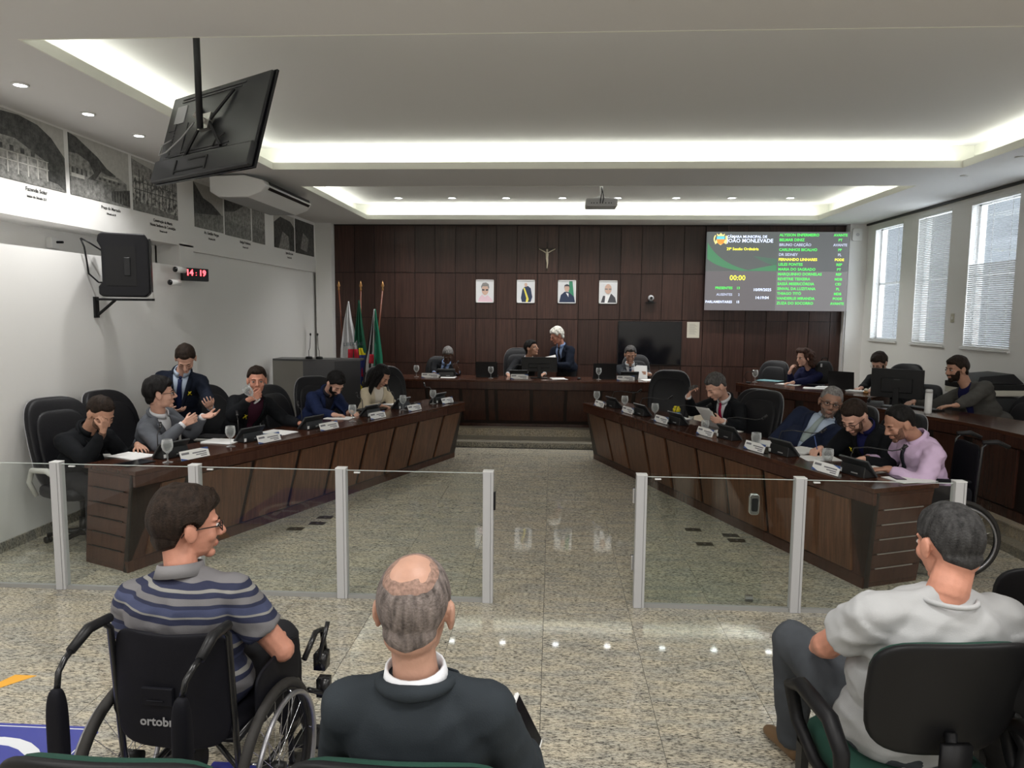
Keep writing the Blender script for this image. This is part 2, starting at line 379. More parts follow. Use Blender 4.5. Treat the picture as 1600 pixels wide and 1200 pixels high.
# dais with two curved granite steps
def off(poly, d): return poly
r1 = [(-4.38, 10.15), (1.3, 10.13), (1.9, 9.98), (2.4, 9.62), (2.8, 9.0), (3.15, 8.2), (3.5, 7.25), (3.76, 6.4), (3.80, 5.9), (3.80, YF)]
r2 = [(-4.38, 10.72), (1.4, 10.68), (2.05, 10.5), (2.6, 10.1), (3.0, 9.4), (3.35, 8.5), (3.65, 7.5), (3.90, 6.6), (3.95, 5.9), (3.95, YF)]
tail = [(XR, YF), (XR, YB), (XL, YB)]
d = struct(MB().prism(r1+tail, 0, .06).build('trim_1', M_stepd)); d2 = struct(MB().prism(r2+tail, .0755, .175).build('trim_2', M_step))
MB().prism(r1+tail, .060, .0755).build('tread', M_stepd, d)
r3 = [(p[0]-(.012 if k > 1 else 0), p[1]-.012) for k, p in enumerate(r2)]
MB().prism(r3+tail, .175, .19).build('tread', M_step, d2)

# ------------------------------------------------------------------ ceiling fixtures
M_lamp = mat('lamp_lens', (1,1,1), .4, emit=((.95,.98,1), 9.0))
def downlight(x, y, z, label, group, w=9, r=.055, rim=M_white, lens=None):
    t = thing('downlight', label, 'ceiling light', (x, y, z), 0, group)
    MB().lathe([(r*.72, 0), (r*.78, -.012), (r, -.012), (r*1.04, -.006), (r*1.04, 0)], 24).build('rim', rim, t, True)
    MB().lathe([(.001, -.010), (r*.74, -.010), (r*.74, -.004), (.001, -.004)], 20).build('lens', lens or M_lamp, t)
    l = bpy.data.lights.new('downlight_lamp', 'SPOT'); l.energy = w; l.spot_size = radians(125); l.spot_blend = .6; l.shadow_soft_size = .05; l.color = (1, .99, .97)
    o = bpy.data.objects.new('downlight_lamp', l); COL.objects.link(o); o.location = (x, y, z-.03)
    return t
for k, y in enumerate((5.07, 5.82, 6.54)):
    downlight(-3.84, y, ZC, ['nearest recessed ceiling downlight above the large old photographs', 'second recessed ceiling downlight above the old photographs', 'third recessed ceiling downlight, just left of the hanging television'][k], 'left soffit downlights', 34)
for k, y in enumerate((7.59, 8.556)):
    downlight(4.65, y, ZC, ['unlit recessed downlight in the right soffit, nearest the right edge of the picture', 'unlit recessed downlight in the right soffit beside the corner of the big tray'][k], 'right soffit downlights', 3, .04, lens=M_white)
T2X = [-2.6, -1.70, -.80, .13, 1.03, 1.98, 2.87, 3.80]
for k, x in enumerate(T2X):
    downlight(x, 11.95, ZU, 'round surface downlight in the small ceiling tray, '+['first', 'second', 'third', 'fourth', 'fifth, beside the projector', 'sixth', 'seventh', 'eighth and rightmost'][k]+(' from the left' if k not in (4, 7) else ''), 'tray downlights', 44, .075)
# projector
pj = thing('projector', 'white projector hanging from the ceiling between the two trays', 'projector', (.60, 9.42, 3.36))
MB().rbox((0, 0, 0), (.40, .30, .10), .02).build('body', M_alu, pj, bev=.008)
MB().rbox((0, -.153, .0), (.35, .008, .065), .01).build('connector_panel', mat('projector_panel', (.45,.45,.47), .5), pj)
m = MB()
for q, xx in enumerate((-.13, -.10, -.06, -.02, .01, .05, .09, .12)): m.tube([(xx, -.155, -.012), (xx, -.162, -.012)], .007, 8)
m.build('socket', M_black, pj)
MB().tube([(-.02, -.16, -.01), (-.02, -.2, .03), (.0, -.14, .12), (0, 0, .2)], .006, 6).tube([(.01, -.16, -.01), (.02, -.2, .04), (.01, -.12, .14), (0, 0, .22)], .006, 6).build('cable', M_black, pj, True)
MB().tube([(0,0,.05), (0,0,.47)], .022, 12).lathe([(.055,.06),(.06,.08),(.03,.10)], 16).box((0,0,.065), (.2,.14,.012)).lathe([(.06,.455),(.06,.475)], 20).build('ceiling_mount', M_white, pj, True)
# hanging television, seen from behind
tv = thing('hanging_television', 'black flat television hung from the ceiling on a pole, seen from behind', 'television', (-2.239, 4.661, 3.116), rot=(-.294, -.007, -.552))
M_tvback = mat('television_shell', (.016,.017,.019), .33)
MB().bb((-.56, 0, -.325), (.56, .018, .325)).build('screen_panel', M_blackg, tv, bev=.004)
MB().bb((-.55, -.022, -.20), (.545, .0, .315)).build('back_cover', M_tvback, tv, bev=.012)
MB().bb((-.555, -.045, -.322), (.55, .0, -.165)).build('lower_housing', M_tvback, tv, bev=.014)
m = MB(); m.bb((-.27, -.050, -.285), (.10, -.044, -.275)).bb((-.27, -.05, -.30), (-.255, -.044, -.20)).bb((.085, -.05, -.3), (.10, -.044, -.215)).bb((-.12, -.05, -.215), (.10, -.044, -.205)); m.build('handle_recess', M_black, tv)
MB().bb((-.46, -.027, .10), (-.34, -.021, .23)).build('rating_label', mat('label_grey', (.32,.32,.33), .5), tv)
m = MB(); m.bb((-.47, -.026, -.14), (-.28, -.021, .09)); m.bb((-.5, -.03, .05), (-.42, -.021, .10)); m.build('port_panel', mat('port_panel', (.03,.03,.033), .4), tv)
m = MB()
for q in range(9): m.bb((-.43, -.030, -.13+q*.022), (-.418, -.025, -.118+q*.022))
for (z, x0, x1) in ((.275, -.42, .30), (.255, -.42, .26), (-.13, -.38, .26), (-.15, -.42, .25)): m.bb((x0, -.027, z), (x1, -.021, z+.008))
m.build('ribbing', M_dark, tv)
m = MB(); 
for sx, sz in ((1, .24), (1, -.15), (-1, .2), (-1, -.17)): m.tube([(.0+sx*.04, -.06, .03), (sx*.20, -.035, sz)], .011, 6)
m.build('mounting_arm', M_black, tv); MB().box((0, -.055, .03), (.11, .03, .11)).tube([(0,-.05,.03),(-.03,-.13,.05)], .02, 8).build('tilt_head', M_steel, tv)
MB().tube([(-.43, -.03, -.02), (-.50, -.05, -.06), (-.48, -.06, -.14), (-.40, -.06, -.13), (-.25, -.06, -.05), (-.1, -.08, .03)], .005, 6).build('cable', mat('grey_cable', (.3,.3,.3), .5), tv, True)
MB().tube([(.1,-.03,-.14), (.14,-.04,-.10), (.22,-.04,-.07)], .006, 6).build('power_cable', M_black, tv, True)
iv = Matrix.Translation(tv.location) @ tv.rotation_euler.to_matrix().to_4x4(); iv = iv.inverted()
p0 = iv @ V((-2.268, 4.54, ZU)); p1 = iv @ V((-2.262, 4.54, 3.10))
MB().tube([p0, p1], .021, 12).build('pole', M_black, tv, True)
# air conditioner
ac = thing('air_conditioner', 'white ceiling-hung air conditioner above the old photographs', 'air conditioner', (-3.95, 8.35, 3.28))
prof = [(-.12, .24), (.30, .255), (.52, .20), (.56, .14), (.50, .06), (.34, .0), (-.02, .0), (-.12, .06)]
M = frame((0,0,0), (1,0,0), (0,0,1))
mb = MB(); n = len(prof); L_ = 1.60
vs = [(a, 0, b) for a, b in prof]+[(a, L_, b) for a, b in prof]
mb.add(vs, [tuple(range(n)), tuple(range(2*n-1, n-1, -1))]+[(i, n+i, n+(i+1) % n, (i+1) % n) for i in range(n)]); mb.build('casing', M_white, ac, bev=.012)
mb = MB(); 
for (a0, b0, a1, b1) in ((.545, .187, .558, .155), (.557, .128, .535, .100)):
    nx, nz = (b0-b1), (a1-a0); q = .006/max(1e-6, math.hypot(nx, nz))
    mb.hexa([(a0, .12, b0), (a1, .12, b1), (a1, L_-.08, b1), (a0, L_-.08, b0), (a0+nx*q, .12, b0+nz*q), (a1+nx*q, .12, b1+nz*q), (a1+nx*q, L_-.08, b1+nz*q), (a0+nx*q, L_-.08, b0+nz*q)])
mb.build('air_outlet', M_black, ac)
mb = MB()
for q in range(44): mb.bb((-.02, .03+q*.035, -.006), (.33, .044+q*.035, .002))
mb.build('intake_grille', mat('grille_grey', (.36,.36,.36), .5), ac)
MB().bb((-.08, .15, .22), (.2, 1.2, .27)).build('ceiling_bracket', M_black, ac)
# ------------------------------------------------------------------ left wall: old photographs and captions
def tree_photo(name, seed, kind):
    """black-and-white print: sky, hillside, street, buildings, all in shades of grey, in object space (x = Y along wall, z up)"""
    m = mat(name, (.3,.3,.3), .45); nt = m.node_tree; N = nt.nodes; L = nt.links; b = N['Principled BSDF']
    tc = N.new('ShaderNodeTexCoord'); mp = N.new('ShaderNodeMapping'); mp.inputs['Location'].default_value = (seed*1.7, seed*.3, seed)
    L.new(tc.outputs['Object'], mp.inputs[0])
    n = N.new('ShaderNodeTexNoise'); n.inputs['Scale'].default_value = 22; n.inputs['Detail'].default_value = 9; n.inputs['Roughness'].default_value = .7; L.new(mp.outputs[0], n.inputs['Vector'])
    base = {'hill': [(.36, (.012,.012,.012)), (.62, (.10,.10,.095))], 'street': [(.35, (.07,.07,.065)), (.65, (.30,.295,.28))],
            'sky': [(.3, (.42,.41,.38)), (.7, (.55,.535,.50))], 'house': [(.35, (.10,.10,.095)), (.6, (.34,.33,.31))], 'scaf': [(.42, (.04,.04,.04)), (.56, (.50,.49,.46))]}[kind]
    L.new(ramp(nt, n.outputs[0], base), b.inputs['Base Color']); return m
PM = {k: tree_photo('print_'+k, i*3+1, k) for i, k in enumerate(('hill', 'street', 'sky', 'house', 'scaf'))}
M_ink = mat('black_ink', (.02,.02,.02), .6)
def wallphoto(y0, y1, z0, z1, label, shapes, details=()):
    t = thing('photograph_print', label, 'photograph', (XL+.001, y0, z0), 0, 'old black and white photographs along the frieze')
    w = y1-y0; h = z1-z0
    def poly(name, pts, k, d):
        pts = [(min(max(a, 0), 1)*w, min(max(c, 0), 1)*h) for a, c in pts]; n = len(pts)
        vs = [(0, a, c) for a, c in pts]+[(d, a, c) for a, c in pts]
        return MB().add(vs, [tuple(range(n-1, -1, -1)), tuple(range(n, 2*n))]+[(i, (i+1) % n, n+(i+1) % n, n+i) for i in range(n)]).build(name, PM[k], t)
    poly('sheet', [(0,0), (1,0), (1,1), (0,1)], 'sky', .003)
    for i, (nm, k, pts) in enumerate(shapes): poly(nm, pts, k, .0032+.0004*(i+1))
    for nm, k, rs in details:
        m = MB()
        for (a, c, b2, e) in rs: m.bb((0, a*w, c*h), (.0062, b2*w, e*h))
        stuff(m.build(nm, PM[k], t))
    return t
def hill(pts): return ('hillside', 'hill', pts)
def st(pts): return ('street', 'street', pts)
def hs(pts): return ('house', 'house', pts)
def sc(pts): return ('scaffolding', 'scaf', pts)
wallphoto(5.20, 6.27, 2.985, 3.53, 'large print of a wooded hill above a white fence, leftmost on the frieze', [hill([(0,0),(1,0),(1,.55),(.85,.80),(.7,.93),(.5,.98),(.3,.95),(.1,1),(0,1)]), hs([(0,.12),(.78,.05),(.78,.40),(.45,.62),(0,.60)]), st([(0,0),(1,0),(.9,.10),(.5,.16),(0,.2)])], [('fence', 'sky', [(.04+.105*k, .10, .052+.105*k, .40) for k in range(8)]+[(0,.27,.8,.285),(0,.395,.8,.405)]), ('window', 'hill', [(.06+.11*k, .42, .10+.11*k, .50) for k in range(6)])])
wallphoto(6.33, 7.24, 2.985, 3.53, 'print of a village square under a dark steep hill, left of the scaffolding print', [hill([(0,.3),(.75,.35),(.75,.52),(.6,.6),(.45,.75),(.3,.85),(.12,.97),(0,1)]), hs([(0,.3),(.25,.3),(.38,.45),(.3,.62),(.12,.70),(0,.68)]), hs([(.4,.35),(.95,.30),(.95,.42),(.8,.50),(.6,.48),(.5,.52)]), st([(0,0),(1,0),(1,.30),(.5,.34),(0,.30)]), hill([(.66,.05),(1,.02),(1,.33),(.66,.22)])], [('window', 'hill', [(.03+.07*k, .36, .055+.07*k, .46) for k in range(4)]+[(.46+.08*k, .37, .49+.08*k, .41) for k in range(5)]), ('fence', 'street', [(.69+.05*k, .04, .70+.05*k, .24) for k in range(6)]), ('white_wall', 'sky', [(.02,.30,.22,.36),(.52,.42,.78,.45)])])
wallphoto(7.30, 8.18, 2.98, 3.53, 'print of a church building site full of scaffolding, partly behind the television', [('sky_haze', 'house', [(0,.5),(1,.5),(1,.75),(.75,.9),(.5,.85),(0,.95)]), sc([(0,.1),(1,0),(1,.55),(.6,.62),(0,.66)]), st([(0,0),(1,0),(1,.08),(0,.2)])], [('scaffold_pole', 'hill', [(.05+.083*k, .12+.03*(k%3), .062+.083*k, .62+.08*((k*5)%3)) for k in range(11)]+[(.02,.40,.98,.415),(.02,.55,.98,.562)])])
wallphoto(8.57, 9.33, 2.96, 3.50, 'print of an unpaved avenue with a hill on its left, first beyond the pier', [hill([(0,.25),(.5,.35),(.95,.42),(.6,.62),(.3,.7),(.1,.9),(0,1)]), st([(0,0),(1,0),(1,.42),(.5,.36),(0,.3)])])
wallphoto(9.38, 10.20, 2.95, 3.50, 'print of a long low building by a street, below the air conditioner', [hs([(0,.1),(1,.1),(1,.8),(.6,.9),(0,.75)]), hill([(0,.55),(.35,.62),(.7,.82),(.5,.95),(0,.98)]), st([(0,0),(1,0),(1,.3),(.3,.35),(0,.42)])])
wallphoto(10.25, 10.70, 2.94, 3.50, 'narrow print of a plank house, right of the long low building', [hs([(0,0),(1,0),(1,1),(0,1)]), st([(0,0),(1,0),(1,.35),(0,.4)])])
wallphoto(11.06, 11.93, 2.94, 3.50, 'print of a valley crowd under tall dark trees, second from the wooden wall', [hill([(0,0),(1,0),(1,.7),(.8,.85),(.3,.9),(0,.7)]), hs([(.2,0),(.75,0),(.7,.4),(.4,.5)])])
wallphoto(11.98, 12.92, 2.93, 3.50, 'dark oval-looking print nearest the wooden back wall', [hill([(0,0),(1,0),(1,1),(0,1)]), hs([(.25,.15),(.6,.1),(.7,.5),(.4,.65)])])
def cap(s, y, z, sz, lines=None):
    t = None
    for i, l in enumerate(s):
        text('caption', l, sz if i < len(s)-1 or len(s) == 1 else sz*.62, M_ink, frame((XL+.002, y, z-i*sz*1.15), (0,1,0), (0,0,1)), wl, bold=.0008)
cap(['Fazenda Solar', 'Início do Século XX'], 5.90, 2.925, .046)
cap(['Praça do Mercado', 'Década de 50'], 6.92, 2.92, .042)
cap(['Construção da Matriz', 'Nossa Senhora da Conceição', 'Década de 40'], 7.86, 2.91, .044)
cap(['Av. Getúlio Vargas', 'Década de 50'], 9.0, 2.90, .052)
cap(['Antiga Prefeitura', 'Década de 60'], 10.0, 2.885, .052)
cap(['Igreja São José', 'Década de 50'], 11.7, 2.875, .055)

# loudspeaker on its bracket
sp = thing('loudspeaker', 'black loudspeaker on a bracket on the left wall', 'speaker', (-4.04, 6.56, 2.065), radians(-62))
ol = [(-.21, .02), (-.18, -.0), (.17, .0), (.21, .04), (.21, .53), (.18, .58), (-.17, .58), (-.20, .56), (-.21, .50), (-.18, .44), (-.18, .13), (-.21, .09)]
mb = MB(); n = len(ol)
vs = [(-.17, a, c) for a, c in ol]+[(.17, a, c) for a, c in ol]
mb.add(vs, [tuple(range(n-1, -1, -1)), tuple(range(n, 2*n))]+[(i, (i+1) % n, n+(i+1) % n, n+i) for i in range(n)]); mb.build('cabinet', mat('speaker_black', (.007,.007,.009), .5, spec=.25), sp, bev=.014)
MB().bb((.17, -.15, .10), (.174, .10, .46)).build('side_panel', mat('speaker_panel', (.004,.004,.005), .35, spec=.3), sp); MB().bb((.174, .0, .19), (.188, .055, .36)).build('handle', M_black, sp, bev=.008)
MB().bb((-.15, .21, .05), (.15, .225, .54)).build('grille', M_black, sp)
br = thing('speaker_bracket', 'black triangular wall bracket under the loudspeaker', 'bracket', (XL+.002, 6.60, 1.865))
MB().bb((0, -.03, 0), (.02, .03, .20)).build('wall_plate', M_black, br); MB().bb((0, -.018, .165), (.58, .018, .186)).build('shelf_bar', M_black, br); MB().tube([(.015, 0, .02), (.20, 0, .17)], .014, 8).build('strut', M_black, br)
tag(MB().tube([(XL+.012, 6.42, 2.60), (XL+.03, 6.44, 2.52), (XL+.02, 6.48, 2.40), (XL+.02, 6.5, 2.28), (XL+.08, 6.55, 2.20), (XL+.12, 6.57, 2.20)], .008, 6).tube([(XL+.012, 6.42, 2.60), (XL+.07, 6.46, 2.56), (XL+.12, 6.55, 2.50)], .008, 6).build('speaker_cable', M_black, None, True), 'black cable looping from the wall socket to the loudspeaker', 'cable')
so = thing('wall_socket', 'white socket box high on the left wall, left of the loudspeaker', 'socket', (XL-.419, 6.60, 2.56)); MB().bb((-.0, -.05, -.04), (.06, .05, .06)).build('box', M_white, so, bev=.004); MB().tube([(.06, .02, .02), (.12, .02, .02)], .012, 8).build('plug', M_black, so)
ck = thing('digital_clock', 'small black clock with red digits on the pier', 'clock', (-4.27, 8.32, 2.365), radians(70))
ck.rotation_euler = (0, 0, radians(62))
MB().rbox((0, 0, 0), (.34, .05, .15), .01).build('case', M_black, ck, bev=.004)
M_red = mat('red_digits', (.5,.02,.02), .4, emit=((1,.04,.05), 5))
for q, (s, xx) in enumerate((('14', -.085), ('19', .085))): text('digits', s, .095, M_red, frame((xx, -.027, -.01), (1,0,0), (0,0,1)), ck, bold=.003)
text('digits', ':', .08, M_red, frame((0, -.027, -.01), (1,0,0), (0,0,1)), ck)
for (y, z, lb) in ((7.80, 2.25, 'small white bullet camera on the pier, lower of the two'), (7.92, 2.40, 'small white bullet camera beside the red clock, upper of the two')):
    t = thing('security_camera', lb, 'camera', (XL+.16, y, z), -.3)
    MB().tube([(0,-.08,0),(0,.05,0)], .034, 16).build('body', M_white, t, True); MB().tube([(0,-.095,0),(0,-.078,0)], .030, 16).build('lens', M_blackg, t, True); MB().tube([(0,.02,0),(-.08,.06,.02),(-.165,.07,.02)], .012, 8).build('arm', M_white, t, True)
t = thing('wall_bracket', 'empty thin wire bracket right of the loudspeaker', 'bracket', (XL+.002, 7.35, 2.28)); MB().tube([(0,-.03,.12),(.10,-.03,.12),(.10,-.03,0),(0,-.03,0)], .006, 6).tube([(0,.06,.10),(.10,.06,.10),(.1,.06,0),(0,.06,0)], .006, 6).tube([(.1,-.03,0),(.1,.06,0)], .006, 6).build('wire', M_alu, t)

# ------------------------------------------------------------------ back wall fittings
YW = YB-.019
M_img_skin = mat('print_skin', (.62,.42,.33), .5); M_img_bg = mat('print_background', (.72,.73,.74), .5); M_img_navy = mat('print_navy', (.03,.045,.09), .5)
M_img_pink = mat('print_pink', (.75,.55,.62), .5); M_img_grey = mat('print_grey_hair', (.25,.24,.23), .5); M_img_yel = mat('print_yellow', (.80,.70,.12), .5); M_img_grn = mat('print_green', (.05,.25,.14), .5); M_img_wht = mat('print_white', (.85,.85,.85), .5); M_img_dk = mat('print_dark', (.07,.07,.08), .5)
def flatpoly(name, pts, m, y, parent, d=.0015):
    n = len(pts); vs = [(a, y, c) for a, c in pts]+[(a, y-d, c) for a, c in pts]
    return MB().add(vs, [tuple(range(n)), tuple(range(2*n-1, n-1, -1))]+[(i, n+i, n+(i+1) % n, (i+1) % n) for i in range(n)][::1]).build(name, m, parent)
def disc(cx, cz, rx, rz, n=20): return [(cx+rx*cos(-2*pi*k/n), cz+rz*sin(-2*pi*k/n)) for k in range(n)]
PL = ['framed portrait of a grey-haired man in glasses and pink shirt', 'framed portrait of a standing man wearing a yellow and green sash', 'framed portrait of a man in navy suit before a green flag', 'framed portrait of a bald man in glasses and dark jacket']
for k, x in enumerate((-1.262, -.505, .250, 1.002)):
    t = thing('portrait', PL[k], 'portrait', (x, YW, 2.34), 0, 'framed portraits under the crucifix')
    m = MB(); w_, h_ = .165, .21
    m.bb((-w_, -.02, -h_), (w_, 0, -h_+.016)).bb((-w_, -.02, h_-.016), (w_, 0, h_)).bb((-w_, -.02, -h_), (-w_+.014, 0, h_)).bb((w_-.014, -.02, -h_), (w_, 0, h_)); m.build('frame', M_white, t)
    a, c = w_-.014, h_-.016
    flatpoly('backing', [(-a,-c),(a,-c),(a,c),(-a,c)], M_img_bg, -.004, t, .004)
    if k == 0:
        flatpoly('shirt', [(-.13,-c),(a,-c),(.13,-.15),(.05,-.07),(0,-.11),(-.05,-.06),(-.10,-.12)], M_img_pink, -.0085, t); flatpoly('face', disc(.005,.02,.062,.092), M_img_skin, -.0105, t); flatpoly('hair', [(-.065,.04),(-.07,.09),(-.04,.15),(.02,.16),(.07,.13),(.082,.06),(.066,.04),(.05,.09),(-.04,.09)], M_img_grey, -.0125, t); flatpoly('glasses', [(-.05,.01),(-.008,.005),(-.008,.035),(-.055,.038)], M_img_dk, -.0125, t); flatpoly('glasses', [(.018,.005),(.06,.01),(.065,.038),(.018,.035)], M_img_dk, -.0125, t)
    if k == 1:
        flatpoly('suit', [(-.09,-.12),(-.07,-c),(.09,-c),(.12,-.1),(.09,.06),(.04,.1),(-.03,.08),(-.065,.03)], M_img_navy, -.0085, t); flatpoly('face', disc(.0,.12,.027,.036), M_img_skin, -.0105, t); flatpoly('sash', [(-.045,.06),(-.02,.07),(.055,-.14),(.035,-c),(-.0,-c),(.01,-.12)], M_img_yel, -.0105, t)
    if k == 2:
        flatpoly('flag', [(.03,-.1),(.13,-.1),(.10,c),(.04,c)], M_img_grn, -.0085, t); flatpoly('suit', [(-.14,-c),(a,-c),(.13,-.09),(.04,-.01),(-.04,0),(-.11,-.06)], M_img_navy, -.0105, t); flatpoly('shirt', [(-.02,-.02),(.03,-.03),(.03,-.10)], M_img_wht, -.0125, t); flatpoly('face', disc(-.0,.06,.045,.062), M_img_skin, -.0125, t); flatpoly('hair', [(-.05,.06),(-.045,.12),(0,.14),(.045,.12),(.05,.06),(.035,.10),(-.035,.10)], M_img_dk, -.0145, t)
    if k == 3:
        flatpoly('jacket', [(-.13,-c),(a,-c),(.13,-.10),(.06,-.03),(0,-.07),(-.09,-.07)], M_img_dk, -.0085, t); flatpoly('shirt', [(-.06,-c),(-.01,-c),(.05,-.03),(.0,-.07),(-.05,-.05)], M_img_wht, -.0105, t); flatpoly('face', disc(-.0,.055,.062,.09), M_img_skin, -.0125, t); flatpoly('glasses', [(-.058,.04),(-.008,.04),(-.008,.062),(-.058,.065)], M_img_grey, -.0145, t); flatpoly('glasses', [(.012,.04),(.056,.04),(.058,.065),(.012,.062)], M_img_grey, -.0145, t)
cx = thing('crucifix', 'wooden crucifix with a pale figure, above the portraits', 'crucifix', (-.122, YW, 2.97))
M_cw = mat('cross_wood', (.030,.017,.010), .4)
MB().bb((-.016, -.02, -.26), (.016, 0, .27)).bb((-.16, -.021, .125), (.16, -.001, .157)).build('cross', M_cw, cx, bev=.004)
m = MB(); m.cap((0,-.04,.05), (0,-.035,-.03), .028, .022, 10).cap((0,-.035,-.03), (.008,-.045,-.11), .024, .016, 10).cap((.008,-.045,-.11), (0,-.03,-.20), .015, .009, 8)
m.cap((.022,-.04,.075), (.085,-.035,.11), .012, .009, 8).cap((.085,-.035,.11), (.145,-.03,.14), .009, .007, 8).cap((-.022,-.04,.075), (-.085,-.035,.11), .012, .009, 8).cap((-.085,-.035,.11), (-.145,-.03,.14), .009, .007, 8).ell((0,-.05,.115), (.018,.02,.024)).cap((0,-.045,.07), (0,-.045,.10), .01, .01, 8)
m.build('figure', mat('ivory', (.62,.55,.42), .5), cx, True)
# conference camera on a shelf
t = thing('conference_camera', 'small silver dome camera on a tiny shelf of the wooden wall', 'camera', (1.775, YW-.06, 2.16))
MB().bb((-.09, -.06, -.012), (.09, .06, 0)).build('shelf', M_black, t); MB().lathe([(.05,0),(.05,.02),(.03,.03)], 20).build('base', M_black, t, True); MB().ell((0,0,.075), (.055,.05,.055)).build('head', M_alu, t, True); MB().tube([(0,-.04,.075),(0,-.06,.075)], .026, 14).build('lens', M_blackg, t)
t = thing('wall_notice', 'single printed page pinned to the wooden wall under the screen board', 'notice', (2.563, YW, 1.665)); MB().bb((-.112, -.004, -.145), (.112, 0, .145)).build('sheet', mat('notice_paper', (.60,.57,.48), .6), t)
m = MB()
for q in range(11): m.bb((-.07, -.0046, .10-q*.018), (.03+.04*((q*7) % 3)/2, -.004, .104-q*.018))
m.build('printed_text', mat('faint_ink', (.25,.24,.22), .7), t)
t = thing('recessed_television', 'dark television set into the wooden wall behind the reader', 'television', (1.775, YW, 1.415)); MB().rbox((0, -.02, 0), (1.16, .04, .80), .008).build('bezel', M_black, t, bev=.004); MB().bb((-.565, -.0425, -.385), (.565, -.040, .385)).build('screen', M_blackg, t)
t = thing('access_point', 'white square box on the pier right of the screen board', 'box', (5.31, 12.998, 3.365)); MB().rbox((0, -.02, 0), (.17, .04, .22), .03).build('cover', M_white, t, bev=.006); MB().lathe([(.03, 0), (.03, .003)], 20, frame((0,-.04,0), (1,0,0), (0,0,1))).build('emblem', M_alu, t)
tag(MB().tube([(5.17, 12.99, .2), (5.17, 12.99, 3.0)], .012, 8).build('conduit', M_alu), 'thin grey vertical conduit at the right end of the wooden wall', 'conduit')
# light switch on right wall
t = thing('wall_switch', 'small beige switch plate between the second and third windows', 'switch', (XR, 10.15, 1.93)); MB().bb((-.01, -.04, -.06), (0, .04, .06)).build('plate', mat('beige_plastic', (.55,.52,.42), .5), t, bev=.003); MB().bb((-.014, -.012, -.02), (-.01, .012, .02)).build('rocker', M_white, t)
# ------------------------------------------------------------------ screen board
sb = thing('video_wall', 'large lit display board of names hung on the wooden wall', 'screen', (3.945, YB-.25, 2.715))
def scr(name, lo, hi, col, k):
    return mat(name, (.02,.02,.02), .25, emit=(col, k))
M_scr = [scr('screen_grey_a', 0, 0, (.075,.082,.080), 1.0), scr('screen_grey_b', 0, 0, (.082,.086,.088), 1.0), scr('screen_grey_c', 0, 0, (.10,.092,.096), 1.0), scr('screen_grey_d', 0, 0, (.13,.125,.128), 1.0)]
w2, h2 = 1.225, .69
for k, (sx, sz) in enumerate(((-1, 1), (1, 1), (-1, -1), (1, -1))):
    a0, a1 = (-w2, -.002) if sx < 0 else (.002, w2); c0, c1 = (.002, h2) if sz > 0 else (-h2, -.002)
    MB().bb((a0, -.004, c0), (a1, .10, c1)).build('display_panel', [M_scr[k]], sb)
MB().bb((-w2+.08, .101, -h2+.08), (w2-.08, .228, h2-.08)).build('mounting_frame', M_black, sb)
G1 = mat('screen_green', (0,0,0), .5, emit=((.06,.62,.08), 1.25)); Y1 = mat('screen_yellow', (0,0,0), .5, emit=((.85,.80,.05), 1.2)); W1 = mat('screen_white', (0,0,0), .5, emit=((.62,.70,.95), 1.15)); W2 = mat('screen_dim_white', (0,0,0), .5, emit=((.42,.46,.60), 1.0))
names = [('ALYSSON ENFERMEIRO', 'AVANTE', G1), ('BELMAR DINIZ', 'PT', G1), ('BRUNO CABEÇÃO', 'AVANTE', W2), ('CARLINHOS BICALHO', 'PP', G1), ('DR SIDNEY', 'PL', W2), ('FERNANDO LINHARES', 'PODE', Y1), ('LELES PONTES', 'REP', G1), ('MARIA DO SAGRADO', 'PT', G1),
         ('MARQUINHO DORNELAS', 'REP', G1), ('REVETRIE TEIXEIRA', 'MDB', G1), ('SASSÁ MISERICÓRDIA', 'CID', G1), ('SINVAL DA LUZITANA', 'PL', G1), ('THIAGO TITÓ', 'MDB', G1), ('VANDERLEI MIRANDA', 'PODE', G1), ('ZUZA DO SOCORRO', 'AVANTE', G1)]
def stx(s, x, z, size, m, align='LEFT', nm='screen_text'): return text(nm, s, size, m, frame((x, -.0048, z), (1,0,0), (0,0,1)), sb, align, bold=.0012)
for i, (a, p, m) in enumerate(names):
    z = .615-i*.0852; stx(a, .02, z, .066, m); stx(p, 1.07, z, .062, m, 'CENTER')
stx('CÂMARA MUNICIPAL DE', -.89, .585, .063, W1); stx('JOÃO MONLEVADE', -.89, .505, .092, W1); stx('29ª Sessão Ordinária', -.89, .37, .066, Y1)
stx('00:00', -.68, -.155, .125, Y1, 'CENTER'); stx('PRESENTES', -.76, -.315, .062, G1, 'RIGHT'); stx('13', -.63, -.315, .062, G1, 'RIGHT'); stx('AUSENTES', -.76, -.43, .060, W2, 'RIGHT'); stx('2', -.63, -.43, .060, W2, 'RIGHT')
stx('PARLAMENTARES', -.76, -.56, .060, W1, 'RIGHT'); stx('15', -.63, -.56, .060, W1, 'RIGHT'); stx('10/09/2025', -.24, -.345, .07, W1, 'CENTER'); stx('14:19:04', -.24, -.485, .07, W1, 'CENTER')
def bez(p0, p1, p2, n=12): return [((1-t)**2*p0[0]+2*t*(1-t)*p1[0]+t*t*p2[0], (1-t)**2*p0[1]+2*t*(1-t)*p1[1]+t*t*p2[1]) for t in [k/n for k in range(n+1)]]
SG1 = mat('screen_swoosh', (0,0,0), .5, emit=((.055,.17,.085), 1.0)); SG2 = mat('screen_swoosh_dark', (0,0,0), .5, emit=((.06,.11,.08), 1.0))
flatpoly('swoosh', bez((-w2, .50), (-1.0, .12), (-.45, .01))+bez((-.62, .006), (-1.05, .06), (-w2, .22)), SG1, -.0042, sb, .0004)
